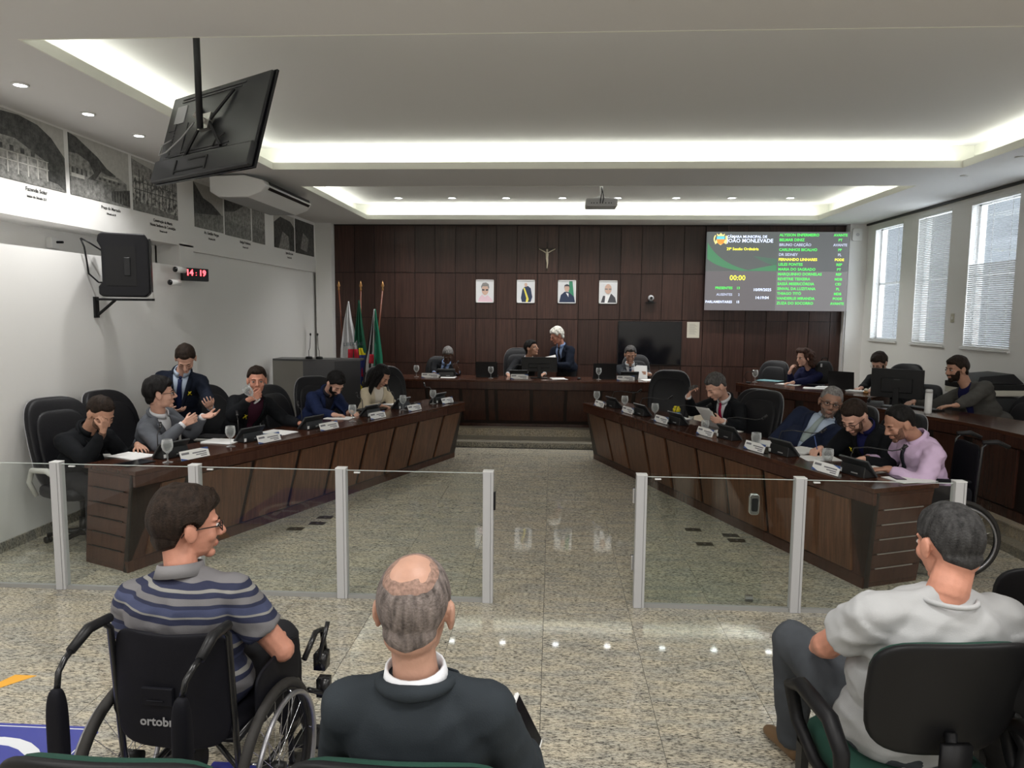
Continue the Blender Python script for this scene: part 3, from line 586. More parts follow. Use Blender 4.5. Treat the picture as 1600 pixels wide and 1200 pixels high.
flatpoly('swoosh', bez((-.55, .01), (-.35, .06), (-.01, .12))+[(-.005, .006)], SG1, -.0042, sb, .0004)
flatpoly('swoosh', bez((-.42, .27), (-.2, .13), (-.01, .10))+[(-.005, .22)], SG2, -.0042, sb, .0004)
C1 = mat('crest_blue', (0,0,0), .5, emit=((.12,.50,.60), 1)); C2 = mat('crest_orange', (0,0,0), .5, emit=((.85,.25,.05), 1)); C3 = mat('crest_gold', (0,0,0), .5, emit=((.85,.70,.25), 1))
flatpoly('crest_ribbon', [(-1.10,.47),(-1.06,.50),(-1.0,.455),(-.94,.50),(-.90,.47),(-.92,.55),(-1.08,.55)], C3, -.0042, sb, .0004)
flatpoly('crest_shield', [(-1.07,.61),(-.93,.61),(-.93,.54),(-.95,.49),(-1.0,.465),(-1.05,.49),(-1.07,.54)], C2, -.0046, sb, .0004); flatpoly('crest_shield_top', [(-1.07,.61),(-.93,.61),(-.93,.56),(-1.07,.56)], C1, -.005, sb, .0004)
flatpoly('crest_crown', [(-1.06,.615),(-.94,.615),(-.93,.66),(-.965,.635),(-1.0,.67),(-1.035,.635),(-1.07,.66)], C3, -.0046, sb, .0004)
flatpoly('crest_wreath', bez((-1.08,.63),(-1.13,.55),(-1.07,.48))+bez((-1.09,.48),(-1.15,.56),(-1.10,.63)), C3, -.0046, sb, .0004); flatpoly('crest_wreath', bez((-.92,.63),(-.87,.55),(-.93,.48))[::-1]+bez((-.91,.48),(-.85,.56),(-.90,.63))[::-1][::-1], C3, -.0046, sb, .0004)

# ------------------------------------------------------------------ desks
M_gap = mat('desk_gap', (.012,.006,.004), .45)
def offs(pts, nrm, d): return [(p[0]+nrm[0]*d, p[1]+nrm[1]*d) for p in pts]
def inter(front, depth, side):
    """offset a polyline to one side with mitred corners"""
    out = []; n = len(front)
    ns = []
    for i in range(n-1):
        dx, dy = front[i+1][0]-front[i][0], front[i+1][1]-front[i][1]; l = math.hypot(dx, dy); ns.append((side*-dy/l, side*dx/l))
    for i in range(n):
        if i == 0: nx, ny = ns[0]; k = 1
        elif i == n-1: nx, ny = ns[-1]; k = 1
        else:
            nx, ny = ns[i-1][0]+ns[i][0], ns[i-1][1]+ns[i][1]; l = math.hypot(nx, ny); nx /= l; ny /= l; k = 1/(nx*ns[i][0]+ny*ns[i][1])
        out.append((front[i][0]+nx*depth*k, front[i][1]+ny*depth*k))
    return out
def lerp(a, b, t): return tuple(a[i]+(b[i]-a[i])*t for i in range(len(a)))
def desk(name, label, cat, top, base, depth, side, z0, zt, cuts, fas=.115, mtop=None, mpan=None, mdark=None, ends=(True, True), drawers=0, group=None, smallgap=.035, cab=0.0, lean=0.0, pull=None):
    """top/base: front polylines of worktop edge and plinth; cuts: per segment panel boundaries (0..1)"""
    t = thing(name, label, cat, (top[0][0], top[0][1], z0), 0, group)
    ox, oy = top[0]; T = [(p[0]-ox, p[1]-oy) for p in top]; B = [(p[0]-ox, p[1]-oy) for p in base]; zt -= z0
    bk = inter(T, depth, side)
    MB().prism(T+bk[::-1] if side < 0 else bk+T[::-1], zt-.035, zt).build('worktop', mtop, t, bev=.004)
    T2 = inter(T, .012, side); B2 = B; T3 = inter(T, .05, side); B3 = inter(B, .04, side)
    fa = inter(T, .004, side); fb = inter(T, .03, side)
    m = MB()
    for i in range(len(T)-1):
        m.hexa([(*fa[i], zt-fas), (*fa[i+1], zt-fas), (*fb[i+1], zt-fas), (*fb[i], zt-fas), (*fa[i], zt-.036), (*fa[i+1], zt-.036), (*fb[i+1], zt-.036), (*fb[i], zt-.036)])
    m.build('fascia', mdark, t)
    F2 = inter(T, .035, side); m = MB()
    F6 = inter(T, .06, side)
    for i in range(len(T)-1):   # modesty board (dark, shows in the gaps)
        for k in range(16):
            u, v = k/16, (k+1)/16; e = lambda A, w: (*lerp(A[i], A[i+1], w), )
            m.hexa([(*e(B2, u), 0), (*e(B2, v), 0), (*e(B3, v), 0), (*e(B3, u), 0), (*e(F2, u), zt-.036), (*e(F2, v), zt-.036), (*e(F6, v), zt-.036), (*e(F6, u), zt-.036)])
    m.build('modesty_board', M_gap, t)
    # plinth
    m = MB(); Pf = inter(B, -.012, side)
    for i in range(len(T)-1): m.hexa([(*Pf[i], 0), (*Pf[i+1], 0), (*B2[i+1], 0), (*B2[i], 0), (*Pf[i], .085), (*Pf[i+1], .085), (*inter(B, .02, side)[i+1], .085), (*inter(B, .02, side)[i], .085)])
    m.build('plinth', mdark, t)
    zb = .10; zp = zt-fas-.012; H = zt-.036
    for i in range(len(T)-1):
        cs = cuts[i]; L = math.hypot(T[i+1][0]-T[i][0], T[i+1][1]-T[i][1])
        for a, b in zip(cs[:-1], cs[1:]):
            g = smallgap/L/2; a += g; b -= g
            def P(s, z, d):
                f = lerp(B2[i], F2[i], z/H); e = lerp(B2[i+1], F2[i+1], z/H); p = lerp(f, e, s)
                dx, dy = T[i+1][0]-T[i][0], T[i+1][1]-T[i][1]; l = math.hypot(dx, dy); nx, ny = side*-dy/l, side*dx/l
                return (p[0]-nx*d, p[1]-ny*d, z)
            ln = lean/L; a2, b2 = max(a-ln, .002), max(b-ln, .01)
            q = MB().hexa([P(a2, zb, .022), P(b2, zb, .022), P(b2, zb, -.004), P(a2, zb, -.004), P(a, zp, .022), P(b, zp, .022), P(b, zp, -.004), P(a, zp, -.004)])
            c0 = P((a+b)/2, zb, 0)
            q.v = [(v[0]-c0[0], v[1]-c0[1], v[2]-c0[2]) for v in q.v]
            # align local z with height, keep grain vertical
            q.build('front_panel', mpan, t, bev=.003, loc=c0)
    for e, on in ((0, ends[0]), (-1, ends[1])):
        if not on: continue
        f = B[e]; tf = F2[e]; k = bk[e]; nx, ny = (k[0]-T[e][0])/depth, (k[1]-T[e][1])/depth
        dx, dy = (T[1][0]-T[0][0], T[1][1]-T[0][1]) if e == 0 else (T[-2][0]-T[-1][0], T[-2][1]-T[-1][1]); l = math.hypot(dx, dy); dx, dy = dx/l, dy/l
        w = .03+(cab if e == 0 else 0)
        bkb = (f[0]+nx*(depth-.10), f[1]+ny*(depth-.10)); bt = (k[0]-nx*.03, k[1]-ny*.03)
        def Q(p, w): return (p[0]+dx*w, p[1]+dy*w)
        s0 = .012
        MB().hexa([(*Q(f, s0), 0), (*Q(f, w), 0), (*Q(bkb, w), 0), (*Q(bkb, s0), 0), (*Q(tf, s0), H), (*Q(tf, w), H), (*Q(bt, w), H), (*Q(bt, s0), H)]).build('end_panel', mdark, t)
        if drawers and e == 0:
            for r in range(drawers):
                za = .04+(H-.05)*r/drawers; zc = .04+(H-.05)*(r+1)/drawers-.012
                def E(s, z, d):
                    p = lerp(lerp(f, tf, z/H), lerp(bkb, bt, z/H), s); return (p[0]+dx*(s0-d), p[1]+dy*(s0-d), z)
                MB().hexa([E(.03, za, .012), E(.97, za, .012), E(.97, za, -.002), E(.03, za, -.002), E(.03, zc, .012), E(.97, zc, .012), E(.97, zc, -.002), E(.03, zc, -.002)]).build('drawer_front', mdark, t, bev=.002)
                if pull and r < drawers-1: MB().hexa([E(.16, zc+.001, .0135), E(.84, zc+.001, .0135), E(.84, zc+.001, .006), E(.16, zc+.001, .006), E(.16, zc+.008, .0135), E(.84, zc+.008, .0135), E(.84, zc+.008, .006), E(.16, zc+.008, .006)]).build('drawer_pull', pull, t)
    return t
desk('councillor_desk', 'long dark wooden desk with inclined front panels on the left side of the hall', 'desk',
     [(-3.05, 4.96), (-1.15, 9.34)], [(-3.13, 4.93), (-1.31, 9.40)], .60, 1, 0, .76, [[.045, .10, .243, .362, .47, .577, .682, .78, .90, .99]], .12, M_desktop, M_deskwood, M_deskdark, drawers=6, cab=.40, smallgap=.055, lean=.10, pull=M_groove)
desk('councillor_desk', 'long dark wooden desk with inclined front panels on the right side of the hall', 'desk',
     [(2.23, 4.94), (.42, 9.46)], [(2.255, 5.06), (.585, 9.48)], .60, -1, 0, .76, [[.04, .245, .362, .455, .575, .675, .785, .88, .985]], .12, M_desktop, M_deskwood, M_deskdark, drawers=6, cab=.40, smallgap=.055, lean=.10, pull=mat('pull_grey', (.30,.26,.24), .4))
desk('presiding_bench', 'wide dark wooden bench of the presiding table on the dais', 'desk',
     [(-2.45, 10.68), (1.75, 10.68)], [(-2.40, 10.90), (1.70, 10.90)], .75, 1, .19, .93, [[.02, .125, .25, .345, .38, .51, .635, .76, .88, .98]], .14, M_desktop, M_benchwood, M_benchwood, smallgap=.05)
desk('staff_desk', 'angled dark wooden desk on the dais where the woman in navy sits', 'desk',
     [(2.71, 10.60), (3.27, 9.60), (3.95, 8.93)], [(2.80, 10.62), (3.36, 9.66), (3.99, 9.03)], .62, 1, .19, .95, [[.04, .5, .96], [.04, .5, .96]], .13, M_desktop, M_benchwood, M_benchwood, smallgap=.05)
desk('staff_desk', 'dark wooden side desk with wide top running along the right windows', 'desk',
     [(3.47, 8.02), (3.78, 7.30), (3.94, 6.90), (4.02, 6.21), (4.10, 4.2)], [(3.55, 8.04), (3.86, 7.32), (3.99, 6.92), (4.03, 6.21), (4.12, 4.2)], .66, 1, .19, .95, [[.05, .95], [.05, .95], [.05, .95], [.03, .33, .63, .97]], .13, M_desktop, M_benchwood, M_benchwood, smallgap=.07)

# ------------------------------------------------------------------ glass barrier
PX = [-3.395, -2.418, -1.405, -.412, .598, 1.618, 2.615]
def post(x, t, h=.905):
    x -= t.location.x
    p = MB().bb((x-.035, -.03, 0), (x+.035, .03, h-.006)).build('post', M_alu, t, bev=.003); MB().bb((x-.036, -.031, h-.006), (x+.036, .031, h)).build('cap', M_white, p, bev=.002)
    MB().bb((x+.016, -.0315, .002), (x+.019, -.030, h-.01)).build('groove', mat('groove_grey', (.2,.2,.2), .5), p)
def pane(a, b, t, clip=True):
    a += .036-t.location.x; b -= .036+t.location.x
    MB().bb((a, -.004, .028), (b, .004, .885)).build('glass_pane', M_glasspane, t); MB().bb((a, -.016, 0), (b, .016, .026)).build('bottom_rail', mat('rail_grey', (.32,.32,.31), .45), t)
    MB().bb((a, -.0042, .885), (b, .0042, .888)).build('edge_highlight', mat('highlight_pale', (.62,.68,.65), .3), t)  # opaque pale strip: light caught along the pane top, put into its colour
    if clip: MB().bb((a+.05, -.008, .868), (a+.09, .008, .876)).build('clip', M_white, t)
tl = thing('glass_barrier', 'glass barrier with grey posts on the left, before the left desk', 'barrier', (-4.36, 4.62, 0)); tr = thing('glass_barrier', 'glass barrier with grey posts on the right, before the right desk', 'barrier', (.598, 4.62, 0))
for x in PX[:4]: post(x, tl)
for x in PX[4:]: post(x, tr)
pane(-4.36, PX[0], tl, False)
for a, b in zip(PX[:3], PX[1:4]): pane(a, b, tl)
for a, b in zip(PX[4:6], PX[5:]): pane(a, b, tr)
t = thing('glass_gate', 'open glass gate leaf folded against the right barrier pane', 'gate', (.56, 4.70, 0))
MB().bb((0, -.004, .02), (.86, .004, .89)).build('pane', M_glasspane, t)
for z, lb in ((.28, 0), (.74, 0)): MB().bb((-.012, -.03, z-.05), (.03, .012, z+.05)).build('hinge', M_chrome, t, bev=.004)
MB().rbox((.79, -.01, .70), (.065, .03, .14), .02).build('lock', M_chrome, t, bev=.004); MB().rbox((.79, -.027, .70), (.04, .006, .09), .012).build('lock_plate', M_black, t); MB().bb((.76, -.012, .03), (.81, .012, .07)).build('floor_clamp', M_chrome, t)
MB().bb((PX[3]+4.36+.036, -.02, .64), (PX[3]+4.36+.048, .02, .76)).build('strike_plate', M_black, tl, bev=.002)
# floor outlet covers
k = 0
OUT = [(1.30, 6.37), (1.60, 6.23), (1.32, 5.97), (1.62, 6.09), (-2.14, 6.27), (-2.28, 6.09), (-2.13, 6.46)]
OL = ['floor outlet cover farthest from the barrier, right group', 'upper cover of the close pair before the right desk', 'floor outlet cover nearest the barrier, right group', 'lower cover of the close pair before the right desk', 'right-hand floor outlet cover of the left group', 'floor outlet cover nearest the barrier, left group', 'farthest floor outlet cover of the left group']
for (x, y), lb in zip(OUT, OL):
    t = thing('floor_outlet_cover', lb, 'floor outlet', (x, y, 0), 0, 'dark floor outlet covers'); MB().bb((-.07, -.045, 0), (.07, .045, .003)).build('plate', mat('brass_dark', (.08,.07,.05), .4, .6), t); MB().tube([(0,0,.003),(0,0,.0045)], .012, 10).build('screw', M_steel, t)
# accessibility floor sign and yellow stripes
M_blue = mat('sign_blue', (.045,.055,.33), .45); M_yel = mat('floor_yellow', (.90,.44,.04), .5); M_signw = mat('sign_white', (.78,.80,.84), .45)
sg = thing('floor_sign', 'blue accessibility sign with white wheelchair symbol on the floor', 'floor sign', (-2.05, 2.45, .0005))
def plate(name, pts, z0, z1, m, parent): return MB().prism(pts, z0, z1).build(name, m, parent)
plate('backing', [(-.88,.58),(-.06,.58),(-.02,.54),(-.02,-.70),(-.06,-.74),(-.88,-.74)], 0, .0018, M_blue, sg)
def ringpts(r0, r1, a0, a1, cx, cy, n=26):
    A = [a0+(a1-a0)*k/n for k in range(n+1)]; return [(cx+r1*cos(a), cy+r1*sin(a)) for a in A]+[(cx+r0*cos(a), cy+r0*sin(a)) for a in A[::-1]]
m = MB()
def ring(m, r0, r1, a0, a1, cx, cy, z0, z1, n=28):
    for k in range(n):
        a, b = a0+(a1-a0)*k/n, a0+(a1-a0)*(k+1)/n
        m.prism([(cx+r0*cos(a), cy+r0*sin(a)), (cx+r1*cos(a), cy+r1*sin(a)), (cx+r1*cos(b), cy+r1*sin(b)), (cx+r0*cos(b), cy+r0*sin(b))], z0, z1)
m = MB(); ring(m, .30, .355, 0, 2*pi, -.42, .12, .0018, .0026); m.build('white_ring', M_signw, sg)
m = MB(); m.prism([(-.86,.555),(-.06,.555),(-.06,.561),(-.86,.561)], .0018, .0024).prism([(-.04,.53),(-.034,.53),(-.034,-.70),(-.04,-.70)], .0018, .0024); m.build('white_border', M_signw, sg)
m = MB(); m.prism([(-.62,.12),(-.40,.12),(-.40,.17),(-.62,.17)], .0018, .0028).prism([(-.62,.0),(-.56,.0),(-.56,.30),(-.62,.30)], .0018, .0028); ring(m, .12, .17, pi, 2*pi, -.52, .0, .0018, .0028); m.prism([(-.40,.12),(-.34,.12),(-.24,-.14),(-.30,-.14)], .0018, .003); m.build('wheelchair_symbol', M_signw, sg)
s2 = thing('floor_sign', 'second blue accessibility sign partly under the wheelchair wheel', 'floor sign', (-1.02, 2.40, .0005))
plate('backing', [(-.42,-.30),(.34,-.30),(.34,.42),(-.42,.42)], 0, .0018, M_blue, s2); plate('white_patch', [(.05,.0),(.25,.05),(.25,.36),(.10,.38)], .0018, .0026, M_signw, s2)
m = MB(); ring(m, .24, .29, 0, 2*pi, -.02, .06, .0018, .0024); m.build('white_ring', M_signw, s2)
for k, (pts, lb) in enumerate((([(-2.90,3.27),(-2.84,3.46),(-2.72,3.46),(-2.98,3.12)], 'orange floor stripe at the left edge of the picture'), ([(-1.66,2.56),(-1.50,2.72),(-1.42,2.72),(-1.56,2.50)], 'orange floor stripe under the wheelchair'))):
    c0 = pts[0]; tag(MB().prism([(p[0]-c0[0], p[1]-c0[1]) for p in pts][::-1], 0, .0016).build('floor_stripe', M_yel, loc=(c0[0], c0[1], .0004)), lb, 'floor marking', 'orange floor stripes')
# lectern with crest
lt = thing('lectern', 'grey panelled lectern with green crest emblem behind the left desk', 'lectern', (-3.6, 10.6, .19))
pts = [(-.66, .36), (-.66, -.02), (-.16, -.10), (.30, -.02), (.66, .12), (.66, .36)]
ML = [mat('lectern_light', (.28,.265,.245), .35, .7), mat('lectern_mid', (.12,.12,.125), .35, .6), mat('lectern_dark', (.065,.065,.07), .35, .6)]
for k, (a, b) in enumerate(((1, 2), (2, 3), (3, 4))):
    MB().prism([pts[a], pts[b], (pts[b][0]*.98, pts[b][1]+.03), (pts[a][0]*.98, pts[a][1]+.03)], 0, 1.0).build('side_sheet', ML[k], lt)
MB().prism(pts[::1], 1.0, 1.03).build('top', ML[1], lt, bev=.003)
MB().prism([(-.63,.33),(-.63,.0),(.6,.14),(.6,.33)], 0, 1.0).build('core', M_dark, lt)
def q3(s, z, d=.004):
    a, b = pts[2], pts[3]; p = lerp(a, b, s); return (p[0]+.17*d*0, p[1]-d, z)
def lpoly(name, L, m, d): 
    n = len(L); MB().add([q3(s, z, d) for s, z in L]+[q3(s, z, d+.001) for s, z in L], [tuple(range(n)), tuple(range(2*n-1, n-1, -1))]+[(i, n+i, n+(i+1) % n, (i+1) % n) for i in range(n)]).build(name, m, lt)
lpoly('emblem_board', [(.02,.30),(.98,.30),(.98,.74),(.02,.74)], mat('emblem_green', (.008,.06,.035), .4), .002)
lpoly('emblem_crown', [(.38,.55),(.72,.55),(.80,.66),(.68,.62),(.62,.68),(.55,.62),(.48,.68),(.42,.62),(.30,.66)], M_white, .004)
lpoly('emblem_shield', [(.36,.54),(.74,.54),(.74,.42),(.55,.32),(.36,.42)], mat('emblem_lime', (.22,.42,.03), .5), .004)
lpoly('emblem_mountain', [(.40,.44),(.55,.52),(.70,.44),(.55,.36)], mat('emblem_blue', (.03,.09,.25), .5), .006)
for k, (x, dx) in enumerate(((-.10, .02), (.06, -.08))):
    t = thing('lectern_microphone', ['left', 'right'][k]+' gooseneck microphone standing on the lectern', 'microphone', (-3.6+x-.02, 10.66, 1.2205), 0, 'microphones on the lectern')
    MB().lathe([(.055,0),(.05,.03),(.02,.035)], 16).build('base', M_black, t, True); MB().tube([(0,0,.03),(0,0,.12),(dx*.3+.01,0,.16),(dx*.5+.02,0,.35)], .005, 6).build('gooseneck', M_black, t, True); MB().ell((dx*.5+.02,0,.37), (.013,.013,.022)).build('head', M_black, t, True)
# flags
def flag(x, y, lean, label, build):
    t = thing('flag', label, 'flag', (x, y, .19), 0, 'flags on poles beside the wooden wall')
    top = V((lean, 0, 2.14))
    MB().tube([(0,0,0), top], .014, 10).build('pole', mat('pole_wood', (.16,.05,.025), .35), t, True)
    MB().lathe([(.001,.15),(.03,.06),(.012,.03),(.018,.0),(.012,-.03)], 12, Matrix.Translation(top)).build('finial', mat('brass', (.45,.24,.09), .35, .6), t, True)
    MB().lathe([(.13,0),(.12,.03),(.03,.05),(.02,.12)], 20).build('stand', M_black, t, True)
    build(t)
    return t
def cloth(t, rows, m, name='cloth', y0=-.03, amp=.022, nf=5, ph=0.0):
    """rows: list of (z, x0, x1); pleated sheet with thickness"""
    K = 28; vs = []; fs = []; R = len(rows)*1
    zs = []
    for i in range(len(rows)-1):
        for j in range(6): zs.append(i+j/6)
    zs.append(len(rows)-1)
    for u in zs:
        i = min(int(u), len(rows)-2); f = u-i; z, a, b = lerp(rows[i], rows[i+1], f)
        for k in range(K+1):
            s = k/K; w = b-a; am = amp*min(1, w/.12)
            vs.append((a+w*s, y0-am*(1+sin(s*nf*pi+ph+z*1.3)), z))
    n = len(zs)
    for i in range(n-1):
        for k in range(K): fs.append((i*(K+1)+k, i*(K+1)+k+1, (i+1)*(K+1)+k+1, (i+1)*(K+1)+k))
    o = MB().add(vs, fs).build(name, m, t, True); md = o.modifiers.new('solid', 'SOLIDIFY'); md.thickness = .003; return o
F_w = mat('flag_white', (.62,.62,.64), .8); F_r = mat('flag_red', (.45,.012,.03), .8); F_g = mat('flag_green', (.008,.085,.045), .8); F_y = mat('flag_yellow', (.80,.66,.02), .8); F_b = mat('flag_blue', (.018,.03,.16), .8); F_k = mat('flag_black', (.015,.013,.013), .8); F_g2 = mat('flag_green_bright', (.01,.16,.09), .8)
def f1(t):
    cloth(t, [(1.93, .03, .05), (1.6, -.03, .10), (1.1, -.10, .22), (.5, -.13, .32), (.1, -.14, .36)], F_w)
    cloth(t, [(1.10, .035, .235), (.62, .02, .31)], F_r, 'red_triangle', -.062, .012, 3)
    text('motto', 'LIBERTAS', .085, mat('flag_ink', (.10,.16,.18), .8), frame((.13, -.085, 1.16), (1,0,.06), (0,0,1)), t)
def f2(t):
    cloth(t, [(1.95, -.01, .02), (1.5, -.05, .07), (1.0, -.10, .14), (.5, -.14, .22), (.05, -.16, .28)], F_g)
    cloth(t, [(1.12, .0, .07), (1.02, .01, .12), (.95, .015, .12)], F_y, 'yellow_rhombus', -.060, .012, 3); cloth(t, [(1.0, .015, .12), (.72, .015, .13), (.55, .015, .145), (.42, .02, .15)], F_b, 'blue_globe', -.066, .012, 3)
    cloth(t, [(.52, .015, .10), (.36, .015, .18), (.0, .01, .12)], F_y, 'yellow_rhombus', -.072, .012, 3); cloth(t, [(.70, .12, .14), (.52, .06, .09)], F_w, 'white_band', -.082, .004, 1)
def f3(t):
    cloth(t, [(1.80, .09, .10), (1.4, .02, .14), (1.0, -.05, .15), (.5, -.11, .17), (.1, -.15, .18)], F_k, 'black_stripe'); cloth(t, [(1.80, .095, .12), (1.1, .0, .13), (.92, -.04, .10), (.70, -.08, .06)], F_w, 'white_stripe', -.045, .010, 3)
    cloth(t, [(1.02, .02, .09), (.86, .0, .10)], F_r, 'red_emblem', -.07, .006, 2); cloth(t, [(1.18, .03, .07), (1.05, .02, .06)], F_k, 'dark_emblem', -.07, .006, 2)
    cloth(t, [(1.80, .11, .13), (1.4, .11, .19), (1.0, .10, .24), (.5, .06, .26), (.1, .03, .27)], F_g2, 'green_stripe', -.055, .012, 3)
flag(-3.60, 12.3, -.14, 'white flag with red triangle, leftmost by the pier', f1)
flag(-3.38, 12.3, .03, 'green flag with yellow rhombus and blue globe, middle of three', f2)
flag(-3.18, 12.2, .24, 'striped green, white and black flag on a leaning pole', f3)

# ------------------------------------------------------------------ people
def vn(v): return V(v).normalized()
def remeshed(mb, voxel, smooth=2, name='tmp'):
    me = bpy.data.meshes.new(name); me.from_pydata(mb.v, [], mb.f); o = bpy.data.objects.new(name, me); COL.objects.link(o)
    r = o.modifiers.new('r', 'REMESH'); r.mode = 'VOXEL'; r.voxel_size = voxel; r.adaptivity = 0
    if smooth: s = o.modifiers.new('s', 'SMOOTH'); s.factor = .5; s.iterations = smooth
    dg = bpy.context.evaluated_depsgraph_get(); out = bpy.data.meshes.new_from_object(o.evaluated_get(dg))
    bpy.data.objects.remove(o); bpy.data.meshes.remove(me)
    return out
def put(me, name, mats, parent, off, smooth=True):
    me.name = name; me.materials.clear()
    for m in (mats if isinstance(mats, (list, tuple)) else [mats]): me.materials.append(m)
    me.transform(Matrix.Translation(-off))
    if smooth: me.polygons.foreach_set('use_smooth', [True]*len(me.polygons))
    o = bpy.data.objects.new(name, me); COL.objects.link(o); o.parent = parent; return o
def sstep(a, b, x):
    t = min(1, max(0, (x-a)/(b-a))) if a != b else float(x > a); return t*t*(3-2*t)
def skin(name, c): 
    return mat('skin_'+name, c, .48, spec=.4, vary=(30, .07), bump=(180, .08))
SK = {'fair': (.62,.36,.27), 'tan': (.50,.275,.19), 'mid': (.42,.22,.15), 'brown': (.33,.185,.13), 'dark': (.10,.05,.035), 'olive': (.44,.25,.18), 'red': (.56,.26,.18)}
HAIRC = {'black': (.010,.009,.009), 'darkbrown': (.022,.014,.010), 'brown': (.055,.026,.018), 'grey': (.20,.19,.185), 'white': (.72,.70,.64), 'saltpepper': (.085,.08,.078), 'stubble': (.15,.085,.06), 'lightgrey': (.38,.36,.34), 'thin': (.15,.125,.115), 'darkgrey': (.036,.035,.035), 'stubbleg': (.24,.17,.14), 'stubbled': (.16,.085,.06)}
def hairm(c): return mat('hair_'+c, HAIRC[c], .6, spec=.18, vary=(70, .55, (1,1,.25)), bump=(160, .5))
def cloth_m(name, c, rough=.85, v=.10, bump=(300, .12), sheen=0): return mat('cloth_'+name, c, rough, spec=.18, vary=(6, v), bump=bump, sheen=sheen)

def headparts(mb, M, s, female=False):
    e = lambda c, r, n=14, m=10: mb.ell(c, r, n, m, M)
    def cp(a, b, ra, rb): mb.cap(M @ V(a), M @ V(b), ra*s, rb*s, 10)
    e((0,-.014,.034), (.0765,.098,.090), 24, 16); e((0,.026,-.018), (.061,.064,.086), 20, 12); e((0,.024,-.062), (.052,.054,.042)); e((0,.066,-.093), (.022,.021,.017)); e((0,.074,.027), (.050,.018,.013))
    e((0,-.045,-.03), (.058,.055,.05))
    for q in (-1, 1):
        e((q*.036,.060,-.022), (.024,.022,.027)); e((q*.0785,-.004,-.004), (.009,.020,.032)); e((q*.083,-.014,.004), (.006,.016,.024)); e((q*.011,.098,-.029), (.009,.010,.008)); e((q*.031,.074,.006), (.015,.011,.010))
    cp((0,.088,.016), (0,.108,-.022), .0085, .013); e((0,.083,-.0565), (.023,.012,.0065)); e((0,.081,-.066), (.020,.012,.0075))
STY = {  # hairline height at azimuth 0(front),35,60,80,100,125,180
    'short': (.072,.074,.030,.020,.030,-.035,-.060), 'full': (.060,.060,.020,.0,.010,-.050,-.075), 'receding': (.098,.085,.045,.028,.030,-.035,-.060),
    'crew': (.070,.072,.036,.030,.036,-.020,-.045), 'bald': (.30,.20,.062,.034,.034,-.03,-.055), 'none': (9,)*7}
AZ = (0, 35, 60, 80, 100, 125, 180)
def hairline(style, az):
    t = STY[style]
    for i in range(6):
        if az <= AZ[i+1]: f = (az-AZ[i])/(AZ[i+1]-AZ[i]); return t[i]+(t[i+1]-t[i])*f
    return t[-1]
def shell(body, iM, M, s, maskf, thick, name, m, parent, off, nz=.25, seed=0, freq=38):
    """a layer grown out of the head surface where maskf > 0"""
    vs = body.vertices; keep = {}; mk = {}
    zl = .30*s; O = M.translation
    for v in vs:
        if (v.co-O).length < zl:
            p = iM @ v.co; k = maskf(p)
            if k > -.999: mk[v.index] = k; keep[v.index] = p
    fl = [p.vertices[:] for p in body.polygons if all(i in mk for i in p.vertices) and any(mk[i] > 0 for i in p.vertices)]
    ids = {}; out = []; fs = []
    for f in fl:
        g = []
        for i in f:
            if i not in ids:
                ids[i] = len(out); p = keep[i]; k = min(1, max(-.4, mk[i]))
                q = noise.noise(V((p.x*freq, p.y*freq, p.z*freq*.35))+V((seed, 0, 0)))
                t = thick(p) if callable(thick) else thick
                out.append(vs[i].co+vs[i].normal*((t*k*(1+nz*q) if k > 0 else .006*k)-.0006))
            g.append(ids[i])
        fs.append(tuple(g))
    if not fs: return None
    # close underneath with a copy pushed into the head
    n = len(out); inv = {b: a for a, b in ids.items()}
    me = bpy.data.meshes.new(name); me.from_pydata(out, [], fs)
    o = put(me, name, m, parent, off); md = o.modifiers.new('thick', 'SOLIDIFY'); md.thickness = .004; md.offset = -1
    return o
def hand(mb, W, d, n, side, sz=1.0, curl=(.5,.5,.5,.5), thumb=.5, spread=.10):
    """W wrist, d pointing direction, n palm-facing direction, side +1 right hand, -1 left hand"""
    d = vn(d); n = V(n); n = (n-d*n.dot(d)).normalized(); l = d.cross(n)*side   # l points towards the thumb
    W = V(W); k = sz
    mb.cap(W-d*.02*k, W+d*.018*k, .024*k, .024*k, 10)
    offs = (.030, .010, -.010, -.029); L = (.92, 1.0, .95, .76)
    for i in range(4):
        kn = W+d*(.088-(.006 if i == 3 else 0)-(.003 if i == 0 else 0))*k+l*offs[i]*k
        mb.cap(W+l*offs[i]*.55*k+d*.01*k, kn, .0135*k, .0108*k, 8)
        a = 0; p = kn; sp = (1.5-i)*spread
        base = (d*cos(sp)+l*sin(sp))
        for j, (sl, r0, r1) in enumerate(((.044, .0096, .0086), (.028, .0086, .0078), (.021, .0078, .0068))):
            a += curl[i]*(.85 if j == 0 else 1.15)
            q = p+(base*cos(a)+n*sin(a))*sl*L[i]*k
            mb.cap(p, q, r0*k, r1*k, 8, 2); p = q
    mb.cap(W+l*.008*k+d*.02*k, W+l*.034*k+d*.052*k+n*.008*k, .015*k, .0125*k, 8)
    p = W+l*.034*k+d*.052*k+n*.008*k
    td = (l*.62+d*.75+n*(.15+thumb*.7)).normalized()
    q = p+td*.034*k; mb.cap(p, q, .0115*k, .010*k, 8); td2 = (d*.9-l*.05*thumb+n*(.25+thumb*.6)+l*.2).normalized(); mb.cap(q, q+td2*.028*k, .0098*k, .008*k, 8)
def ik(S, W, a, b, pole):
    S = V(S); W = V(W); d = W-S; L = d.length
    if L > (a+b)*.995: W2 = S+d.normalized()*(a+b)*.995; d = W2-S; L = d.length
    t = d.normalized(); x = (a*a-b*b+L*L)/(2*L); h = math.sqrt(max(a*a-x*x, 1e-6)); p = V(pole); p = (p-t*p.dot(t)).normalized()
    return S+t*x+p*h
